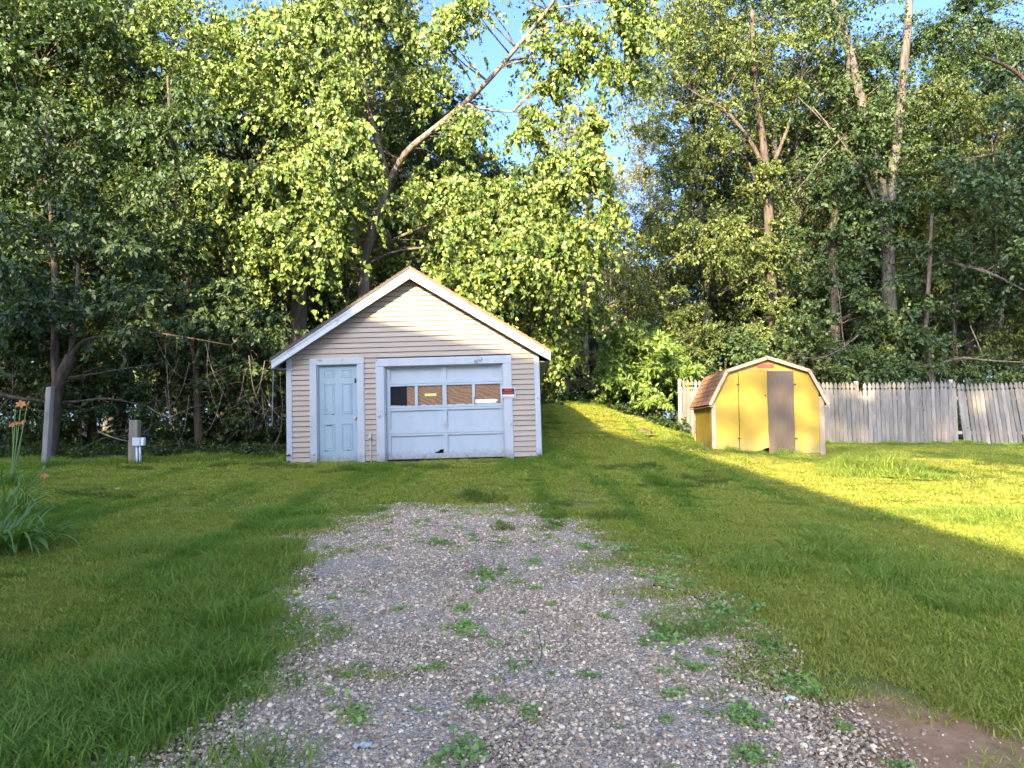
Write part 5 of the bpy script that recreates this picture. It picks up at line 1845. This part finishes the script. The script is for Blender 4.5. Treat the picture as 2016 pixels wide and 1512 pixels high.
dead_branch('long horizontal dead limb crossing the dark wood left of the garage', [(205, 668, 15.0), (290, 655, 14.9), (370, 665, 14.8), (455, 680, 15.0)], 0.055, BARK_DARK, 7, 1)
dead_branch('pale fallen branch slanting up behind the crooked trunk', [(130, 745, 15.8), (190, 735, 16.2), (270, 722, 16.6), (335, 712, 17)], 0.045, M_TWIG, 7, 2)
dead_branch('dark fallen bough lying low behind the tall grey post', [(-10, 775, 15.0), (60, 788, 15.2), (130, 792, 15.4), (215, 785, 15.6), (290, 800, 15.8)], 0.07, BARK_DARK, 9, 3)
dead_branch('thin arching twig over the dark wood edge', [(290, 800, 15.6), (330, 820, 15.4), (370, 805, 15.4), (410, 790, 15.6)], 0.018, M_TWIG, 4, 4)
dead_branch('bare vine hanging before the dark wood left of the garage', [(412, 665, 15.8), (408, 740, 15.6), (425, 800, 15.5), (440, 840, 15.3)], 0.016, M_TWIG, 6, 5, 'vine', 'dead_vine')
dead_branch('loose tangle of bare vine beside the chain', [(490, 700, 15.6), (500, 770, 15.6), (520, 810, 15.5), (540, 830, 15.4)], 0.014, M_TWIG, 6, 6, 'vine', 'dead_vine')
dead_branch('curved woody vine stem standing at the left corner of the garage', [(538, 880, 15.0), (552, 850, 15.0), (556, 800, 15.1), (552, 740, 15.3), (560, 660, 15.6)], 0.028, BARK_BROWN, 4, 7, 'vine', 'woody_vine')
dead_branch('bleached broken stick on the leaf litter beside the short post', [(195, 850, 15.2), (225, 862, 15.0), (260, 870, 14.9), (290, 868, 14.9)], 0.03, M_TWIG, 6, 8)
dead_branch('grey fallen trunk lying far left in the wood', [(-20, 730, 18), (40, 738, 18), (90, 745, 18.2), (140, 750, 18.4)], 0.09, BARK_GREY, 5, 9)
dead_branch('long dead trunk slanting down to the right edge of the photo', [(1830, 498, 24.5), (1880, 518, 24.3), (1940, 535, 24), (1985, 555, 23.7), (2040, 585, 23.4)], 0.12, BARK_GREY, 8, 10)
dead_branch('bare fallen limb lying level above the leaning fence panel', [(1835, 722, 24.0), (1890, 705, 24.0), (1950, 710, 23.8), (2040, 714, 23.6)], 0.075, BARK_GREY, 6, 11)
dead_branch('pale bare bough reaching over the fence right of the shed', [(1690, 660, 24.0), (1650, 690, 23.7), (1610, 705, 23.4), (1570, 700, 23.2)], 0.03, M_TWIG, 10, 12)
dead_branch('spray of bare grey twigs before the straight dark trunk', [(1660, 270, 26), (1620, 310, 25.6), (1590, 350, 25.2), (1560, 380, 25)], 0.035, M_TWIG, 14, 13)
dead_branch('broken grey branch leaning on the forked tree', [(1600, 210, 26), (1650, 270, 26), (1700, 340, 26.2), (1725, 400, 26.4)], 0.05, BARK_GREY, 8, 14)
dead_branch('leaning dead pole behind the fence', [(1910, 640, 24.8), (1935, 700, 24.4), (1950, 745, 24), (1965, 790, 23.8)], 0.03, M_TWIG, 3, 15)

for i in range(16):
    px0 = fr_.uniform(300, 545)
    py0 = fr_.uniform(650, 780)
    yy = fr_.uniform(15.2, 16.6)
    dx = fr_.uniform(-50, 60)
    pts_ = [(px0, py0, yy), (px0 + dx * 0.3, py0 + 35, yy - 0.1), (px0 + dx * 0.8, py0 + 70, yy - 0.2), (px0 + dx * 1.7, py0 + fr_.uniform(70, 120), yy - 0.3)]
    o = dead_branch('thin bare vine twig in the tangle at the dark wood edge left of the garage', pts_, fr_.uniform(0.010, 0.018), M_TWIG, 3, 100 + i, 'vine', 'dead_vine')
    o['group'] = 'bare vines tangled left of the garage'

# undergrowth at the foot of the wood
und = []
for i in range(3):
    r = np.random.default_rng(300 + i)
    Cc = npz(r.normal(0, 0.22, 16), r.normal(0, 0.22, 16), r.uniform(0.05, 0.45, 16))
    V, Fc = leaf_cloud(r, Cc, np.full(16, 0.22), 7, 9, 0.075, 0.055, 0.4, 0.1, 0.2, np.array([0, 0, -0.5]), 1.1, 0.5)
    und.append(np_mesh('weed_patch', V, Fc, [LEAF_MAPLE, LEAF_MID, LEAF_MAPLE][i]))
und_src = source_collection('weed_patch', und)
uy = rng.uniform(12.6, 34, 5200)
ux = rng.uniform(-1, 1, 5200) * 0.9 * uy
fa = forest_amount(ux, uy)
kk = (fa > 0.1) & (rng.random(5200) < np.where(fa < 3.0, 1.0, 0.5) * np.where(vnoise(ux, uy, 1.5, 31) > 0.35, 1, 0.3))
kk &= ~((ux > -4.8) & (ux < 0.8) & (uy > 14.4) & (uy < 21))
ux, uy = ux[kk], uy[kk]
us = rng.uniform(0.5, 1.3, len(ux)) * np.where(ux < -4, 0.55, 0.9)
scatter('undergrowth', npz(ux, uy, ground_z(ux, uy) - 0.03), scatter_rot(len(ux), 0.1), np.repeat(us[:, None], 3, 1), rng.integers(0, 3, len(ux)), und_src, 'low leafy weeds covering the floor of the wood')

# ------------------------------------------------------------------ lilies at the left edge
M_LILY = mat_leaf('lily_leaf', [(0.0, (0.075, 0.150, 0.024)), (0.5, (0.130, 0.220, 0.040)), (1.0, (0.21, 0.29, 0.07))], 0.3, 1.4, 0.03, 0.25)
M_STALK = mat_plain('flower_stalk', (0.20, 0.28, 0.08), 0.7, 0.15)
M_ORANGE = mat_leaf('orange_petal', [(0.0, (0.62, 0.17, 0.035)), (0.5, (0.70, 0.25, 0.06)), (1.0, (0.74, 0.36, 0.12))], 0.35, 1.2, 0.04, 0.05)


def strap_leaf(seed, L_, w_, arch):
    r = random.Random(seed)
    n = 9
    V, Fc = [], []
    for i in range(n):
        t = i / (n - 1)
        ang = 1.35 - arch * t ** 1.3
        if i == 0:
            x = z = 0.0
        else:
            x += math.cos(ang) * L_ / (n - 1)
            z += math.sin(ang) * L_ / (n - 1)
        ww = w_ * (0.75 + 0.5 * t if t < 0.4 else 0.95 * (1 - ((t - 0.4) / 0.6) ** 1.7)) / 2
        tw = 0.25 * t * r.uniform(-1, 1)
        V += [(x, -ww, z + ww * 0.35 + tw * ww), (x, 0, z), (x, ww, z + ww * 0.35 - tw * ww)]
    for i in range(n - 1):
        a = i * 3
        Fc += [(a, a + 3, a + 4, a + 1), (a + 1, a + 4, a + 5, a + 2)]
    return np_mesh('leaf', np.array(V), np.array(Fc), M_LILY, True)


STRAPS = [strap_leaf(i, L_, w_, ar) for i, (L_, w_, ar) in enumerate([(0.75, 0.024, 2.2), (0.85, 0.022, 1.8), (0.65, 0.026, 2.6), (0.9, 0.020, 2.4), (0.55, 0.024, 1.4)])]
BROAD = [strap_leaf(20 + i, 0.45, 0.13, 1.5 + 0.3 * i) for i in range(2)]


def lily_clump(label, loc, n, seed, s=1.0, broad=0, spread=0.22):
    r = random.Random(seed)
    root = tag(empty('daylily', loc), label, 'plant', 'lilies at the left edge of the lawn')
    for i in range(n):
        o = link('leaf', r.choice(STRAPS), root)
        a = r.uniform(0, 6.283)
        q = spread * math.sqrt(r.random())
        o.location = (q * math.cos(a), q * math.sin(a), -0.02)
        o.rotation_euler = (r.gauss(0, 0.08), r.gauss(0, 0.18), a + r.gauss(0, 0.5))
        k = s * r.uniform(0.7, 1.15)
        o.scale = (k, k * r.uniform(0.9, 1.2), k)
    for i in range(broad):
        o = link('leaf', r.choice(BROAD), root)
        a = r.uniform(-2.0, 0.4)
        o.location = (0.25 * math.cos(a), 0.25 * math.sin(a), 0)
        o.rotation_euler = (0, r.gauss(0.25, 0.1), a)
        o.scale = (r.uniform(0.8, 1.2),) * 3
    return root


def petal_mesh(k):
    n = 6
    V, Fc = [], []
    x = z = 0.0
    for i in range(n):
        t = i / (n - 1)
        ang = 1.1 - 1.5 * t * (1 + 0.2 * k)
        if i:
            x += math.cos(ang) * 0.016
            z += math.sin(ang) * 0.016
        w_ = 0.030 * math.sin(math.pi * (0.12 + 0.86 * t)) * 0.6
        V += [(x, -w_, z + 0.004 * math.sin(i * 2.0)), (x, 0, z - 0.002), (x, w_, z - 0.003 * math.sin(i * 2.0))]
    for i in range(n - 1):
        a = i * 3
        Fc += [(a, a + 3, a + 4, a + 1), (a + 1, a + 4, a + 5, a + 2)]
    return np_mesh('petal', np.array(V), np.array(Fc), M_ORANGE, True)


PETALS = [petal_mesh(k) for k in range(2)]


def flower_stalk(root, foot, heads, seed):
    """foot and heads are world points"""
    r = random.Random(seed)
    o0 = root.location
    mb = MB()
    foot = Vector(foot) - o0
    for i, (h_, kind) in enumerate(heads):
        hh = Vector(h_) - o0
        mb.tube(curve_pts(foot, hh, 0.05, 7, Vector((0.03, 0, 0))), [0.011, 0.010, 0.0095, 0.009, 0.008, 0.007, 0.006], 5)
    mb.build('stalk', M_STALK, root, smooth=True)
    for i, (h_, kind) in enumerate(heads):
        hh = Vector(h_) - o0
        if kind == 'bud':
            MB().tube([hh, hh + Vector((0.012, 0, 0.03)), hh + Vector((0.025, 0, 0.062)), hh + Vector((0.035, 0, 0.085))], [0.006, 0.013, 0.011, 0.003], 7).build('bud', M_STALK, root, smooth=True)
            continue
        tilt = Matrix.Rotation(r.uniform(0.4, 1.0), 4, 'X') @ Matrix.Rotation(r.uniform(-0.5, 0.5), 4, 'Y')
        for k in range(6):
            o = link('petal', PETALS[k % 2], root)
            o.matrix_local = Matrix.Translation(hh) @ tilt @ Matrix.Rotation(k * math.pi / 3 + r.gauss(0, 0.1), 4, 'Z') @ Matrix.Scale(r.uniform(0.9, 1.2) * kind, 4)


a = lily_clump('nearest clump of lilies with drooping strap leaves and a few broad leaves', G(-10, 1085), 140, 1, 1.05, 10, 0.42)
b = lily_clump('middle clump of lilies, one orange flower on a long stem reaching over the lawn', G(0, 1020), 100, 2, 1.05, 0, 0.34)
p = b.location
flower_stalk(b, (p.x + 0.05, p.y, p.z), [(W(88, 938, p.y + 0.1), 0.8), (W(82, 930, p.y + 0.05), 'bud')], 1)
c = lily_clump('farthest clump of lilies with two tall orange flower stalks', G(-15, 960), 80, 3, 0.95, 0, 0.32)
p = c.location
flower_stalk(c, (W(22, 905, p.y).x, p.y, p.z), [(W(41, 797, p.y), 1.05), (W(30, 805, p.y - 0.02), 'bud'), (W(53, 800, p.y + 0.02), 'bud')], 2)
flower_stalk(c, (W(20, 905, p.y).x + 0.03, p.y + 0.03, p.z), [(W(33, 835, p.y), 0.85), (W(46, 833, p.y + 0.03), 0.9), (W(24, 838, p.y), 0.7)], 3)

# ------------------------------------------------------------------ weeds in the gravel
M_WEED = mat_leaf('weed_leaf', [(0.0, (0.150, 0.270, 0.040)), (0.5, (0.240, 0.380, 0.065)), (1.0, (0.36, 0.45, 0.11))], 0.35, 1.4, 0.06, 0.2)
WEED = []
for i in range(4):
    r = np.random.default_rng(400 + i)
    n = 9
    Cc = npz(r.normal(0, 0.055, n), r.normal(0, 0.055, n), r.uniform(0.015, 0.05, n))
    V, Fc = leaf_cloud(r, Cc, np.full(n, 0.075), 5, 6, 0.026, 0.020, 0.5, 0.0, 0.25, np.array([0, 0, -0.3]), 1.3, 0.35)
    stem = MB()
    for q in Cc[:6]:
        stem.tube(curve_pts((0, 0, -0.01), tuple(q), 0.01, 4), 0.0018, 4)
    WEED.append((np_mesh('leaf_tuft', V, Fc, M_WEED), stem.mesh('stem', M_STALK)))
WEEDS = [
    (957, 1138, 1.5, 'broad green weed left of the middle of the gravel'), (900, 1247, 1.4, 'upright weed in the gravel below the left middle'),
    (905, 1202, 1.0, 'small weed above the upright one in the gravel'), (943, 1386, 1.0, 'low weed in the lower middle of the gravel'),
    (690, 1418, 1.1, 'weed in the gravel near the lower left grass'), (853, 1319, 0.8, 'small dark weed in the left half of the gravel'),
    (496, 1364, 0.9, 'weed where the lush grass meets the gravel'), (903, 1495, 1.3, 'bright weed cut by the bottom edge of the picture'),
    (870, 1073, 1.4, 'flat dull weed near the top of the gravel'), (1230, 1088, 1.8, 'wide weed patch at the upper right of the gravel'),
    (1333, 1113, 1.7, 'bushy weed at the right edge of the gravel'), (1264, 1118, 1.4, 'weed between the two wide patches at the upper right'),
    (1318, 1148, 1.5, 'weed beside the black hose'), (1447, 1217, 1.9, 'largest yellow-green weed on the right of the gravel'),
    (1517, 1277, 1.7, 'tall weed at the right gravel edge by the lawn'), (1304, 1267, 1.9, 'dark sprawling weed right of the middle'),
    (1376, 1321, 1.3, 'round light green weed on the right gravel'), (1470, 1426, 1.6, 'bright weed left of the white paper scrap'),
    (1323, 1371, 1.0, 'small dark weed in the lower right gravel'), (1046, 1411, 0.9, 'small weed at the lower middle of the gravel'),
    (1398, 1237, 1.4, 'weed left of the largest yellow-green one'), (1559, 1351, 1.6, 'weed with a rusty dead stem at the right edge'),
    (1487, 1500, 1.3, 'leafy weed at the bottom right of the gravel'), (1050, 1108, 1.0, 'tiny weed near the top middle of the gravel'),
    (1160, 1080, 1.3, 'weed at the top of the gravel right of the middle'), (1010, 1318, 0.8, 'pale weed in the centre of the gravel'),
]
wr = random.Random(5)
for px, py, s, lab in WEEDS:
    p = G(px, py)
    root = tag(empty('weed', p, wr.uniform(0, 6.28)), lab, 'weed', 'weeds growing in the gravel')
    s *= 0.8 if px < 1200 else 0.64
    root.scale = (s, s, s * 0.8)
    k = wr.randrange(4)
    tag(link('leaf_tuft', WEED[k][0], root), kind='stuff')
    link('stem', WEED[k][1], root)
wsrc = source_collection('seedling', [w[0] for w in WEED])
n = 900
wx, wy = rng.uniform(-2.4, 2.9, n), rng.uniform(2.6, 9.2, n)
gdv = gravel_depth(wx, wy)
kk = (gdv > -0.3) & (rng.random(n) < np.clip(0.12 + 0.9 * np.exp(-np.clip(gdv, 0, 5) / 0.28) * (wx > 0.3) + 0.35 * (vnoise(wx, wy, 0.7, 41) > 0.68) + 0.35 * (wy > 7.0), 0, 1))
wx, wy = wx[kk], wy[kk]
sw = rng.uniform(0.18, 0.48, len(wx))
scatter('seedlings', npz(wx, wy, ground_z(wx, wy) + 0.008), scatter_rot(len(wx), 0.1), np.repeat(sw[:, None], 3, 1), rng.integers(0, 4, len(wx)), wsrc, 'tiny seedlings and clover sprouting through the gravel')

# dark mats of grass clippings on the lawn
clip_mats = [(560, 925, 16), (380, 905, 14), (700, 930, 18), (830, 925, 14), (1320, 923, 14), (1350, 948, 18), (1270, 960, 10), (200, 978, 12), (480, 920, 14), (250, 925, 12), (1180, 925, 10), (950, 985, 12), (1120, 1028, 10)]
cx, cy = [], []
for px, py, k in clip_mats:
    k = k // 2
    p = G(px, py)
    cx += [p.x + random.gauss(0, 0.45) for _ in range(k)]
    cy += [p.y + random.gauss(0, 0.18) for _ in range(k)]
cx, cy = np.array(cx), np.array(cy)
M_CLIP = mat_grass('clippings', [(0.0, (0.070, 0.115, 0.024)), (0.6, (0.115, 0.165, 0.034)), (1.0, (0.20, 0.23, 0.07))], dry=0.1)
csrc = source_collection('clipping', [blades(31, 260, 0.18, 0.075, 0.006, 1.5, M_CLIP, 'clipping')])
scatter('grass_clippings', npz(cx, cy, ground_z(cx, cy) + 0.025), scatter_rot(len(cx), 0.15), np.repeat(rng.uniform(0.6, 1.3, len(cx))[:, None], 3, 1), np.zeros(len(cx)), csrc, 'dark mats of mown clippings left on the lawn')

# ------------------------------------------------------------------ small things lying about
M_PAPER = mat_plain('white_paper', (0.74, 0.76, 0.78), 0.7, 0.04)


def scrap(label, px, py, w_, d_, mat, cat, name, rz, h_=0.012):
    p = G(px, py)
    mb = MB()
    nseg = 4
    V, Fc = [], []
    for i in range(nseg + 1):
        for j in range(3):
            V.append(((i / nseg - .5) * w_, (j / 2 - .5) * d_ * (1 - 0.25 * abs(i / nseg - .5)), 0.006 + h_ * math.sin(i * 1.3 + j * 0.9) ** 2))
    nv = len(V)
    V += [(x, y, z - 0.003) for x, y, z in V]
    for i in range(nseg):
        for j in range(2):
            a = i * 3 + j
            Fc.append((a, a + 3, a + 4, a + 1))
            Fc.append((a + nv + 1, a + nv + 4, a + nv + 3, a + nv))
    mb.add(V, Fc)
    o = mb.build(name, mat)
    o.location = p + Vector((0, 0, 0.012))
    o.rotation_euler.z = rz
    return tag(o, label, cat)


scrap('crumpled white paper scrap on the gravel by the lower right dirt', 1555, 1385, 0.055, 0.035, M_PAPER, 'paper', 'paper_scrap', 0.3, 0.018)
scrap('small pale blue plastic scrap on the upper right gravel', 1130, 1152, 0.09, 0.035, mat_plain('pale_plastic', (0.42, 0.52, 0.56), 0.4, 0.1), 'litter', 'plastic_scrap', -0.2)
scrap('yellow fallen leaf at the left edge of the gravel', 585, 1173, 0.055, 0.05, mat_plain('yellow_leaf', (0.50, 0.55, 0.08), 0.7, 0.1), 'leaf', 'fallen_leaf', 0.8, 0.02)
scrap('large flat grey-white stone shard in the lower left gravel', 715, 1478, 0.075, 0.05, mat_plain('pale_shard', (0.52, 0.50, 0.46), 0.8, 0.1), 'stone', 'stone_shard', 0.2, 0.015)
scrap('white litter speck on the lawn left of the posts', 232, 965, 0.07, 0.04, M_PAPER, 'litter', 'paper_scrap', 1.0, 0.02)


def stick(label, pts, r0, mat, cat='twig', name='twig'):
    P = [G(a, b) + Vector((0, 0, 0.018)) for a, b in pts]
    o0 = P[0].copy()
    path, rad = smooth_path([(p - o0, r0 * (1 - 0.5 * i / len(P))) for i, p in enumerate(P)], 4)
    o = MB().tube(path, rad, 6).build(name, mat, smooth=True)
    o.location = o0
    return tag(o, label, cat)


stick('thin bent twig lying on the middle of the gravel', [(1055, 1232), (1062, 1260), (1067, 1290), (1058, 1318)], 0.004, M_TWIG)
stick('pale twig lying low in the gravel above the bottom edge', [(995, 1440), (1030, 1428), (1062, 1410)], 0.005, M_TWIG)
stick('black hose end showing through the weeds on the right', [(1285, 1158), (1310, 1160), (1345, 1170), (1380, 1186), (1420, 1200)], 0.007, M_BLACK, 'hose', 'hose')
stick('straight dry twig near the top of the gravel', [(960, 1068), (985, 1071), (1010, 1073)], 0.005, M_TWIG)
p = G(1268, 858)
lg = MB().tube([(-0.16, 0, 0.07), (-0.05, 0.02, 0.10), (0.10, 0.0, 0.08), (0.2, 0.02, 0.06)], [0.07, 0.10, 0.085, 0.05], 9, wob=0.3, rng=random.Random(2)).build('log', BARK_BROWN, smooth=True)
lg.location = p
tag(lg, 'short weathered log end on the sunlit lawn left of the shed', 'log')

# ------------------------------------------------------------------ what stands behind the camera and casts the shade
M_CLAP = mat_plain('house_clapboard', (0.62, 0.60, 0.56), 0.7, 0.08)
hs = tag(empty('house', (-12.0, -7.0, gz(-12, -7))), 'large clapboard house with a long sloping roof shading the lawn', 'house')
HO = hs.location
HP = [(-22.0, 9.5), (-12.6, 13.95), (-8.2, 12.85), (-5.8, 11.55), (-4.4, 10.4), (-2.3, 8.0), (-1.45, 7.0)]
wl = [(x + 0.35 if i == 0 else (x - 0.45 if i == len(HP) - 1 else x), z - 0.35) for i, (x, z) in enumerate(HP)]
pts = [(x - HO.x, z - HO.z) for x, z in wl]
pts = [(pts[0][0], -0.6)] + [(pts[-1][0], -0.6)] + pts[::-1]
MB().prism_y(pts, 0.0, -12.0).build('wall', M_CLAP, hs)
for i in range(len(HP) - 1):
    (xa, za), (xb, zb) = HP[i], HP[i + 1]
    MB().hexa([(xa - HO.x, 0.3, za - 0.2 - HO.z), (xb - HO.x, 0.3, zb - 0.2 - HO.z), (xb - HO.x, -12.3, zb - 0.2 - HO.z), (xa - HO.x, -12.3, za - 0.2 - HO.z)],
              [(xa - HO.x, 0.3, za - HO.z), (xb - HO.x, 0.3, zb - HO.z), (xb - HO.x, -12.3, zb - HO.z), (xa - HO.x, -12.3, za - HO.z)]).build('roof', M_ROOF, hs)
for (x, z, w_, h_) in ((-19, 1.2, 1.1, 1.5), (-14, 1.2, 1.1, 1.5), (-8, 1.2, 1.1, 1.5), (-17, 5.0, 1.0, 1.4), (-10, 5.0, 1.0, 1.4)):
    x -= HO.x
    wf = MB().box(x - .08, x + w_ + .08, 0.003, 0.05, z - .08, z + h_ + .08).build('window', M_TRIM, hs)
    MB().box(x, x + w_, 0.051, 0.056, z, z + h_).build('pane', M_GLASS, wf)
CAST = [  # unseen trees, those before and left of the house added to shade the wood
    (0.6, -9.0, 'shade', 1.0, 0.4, 'tall high-crowned tree right of the house'),
    (-10.2, -20.6, 'sparse', 1.0, 2.0, 'thin-crowned tree rising behind the house'),
    (-18.3, -4.0, 'tall', 0.86, 1.0, 'unseen tall tree added before the left half of the house to shade the wood'),
    (-22.5, -4.6, 'tall', 0.90, 4.0, 'unseen tall tree added before the left end of the house to shade the wood'),
    (-20.3, -6.2, 'edge', 1.12, 5.0, 'unseen dense tree added close before the house wall to shade the wood'),
    (-16.2, -3.6, 'edge', 0.98, 2.2, 'unseen dense rounder tree added before the middle of the house to shade the wood'),
    (-26, -3, 'edge', 1.15, 3.0, 'unseen dense tree added left of the house to shade the wood'),
]
for x, y, k, s, rz, lab in CAST:
    plant_tree(TPL[k], 'unseen_shade_tree', lab, 'tree', x, y, rz, s, dz=0.8 if k == 'sparse' else 0.0)
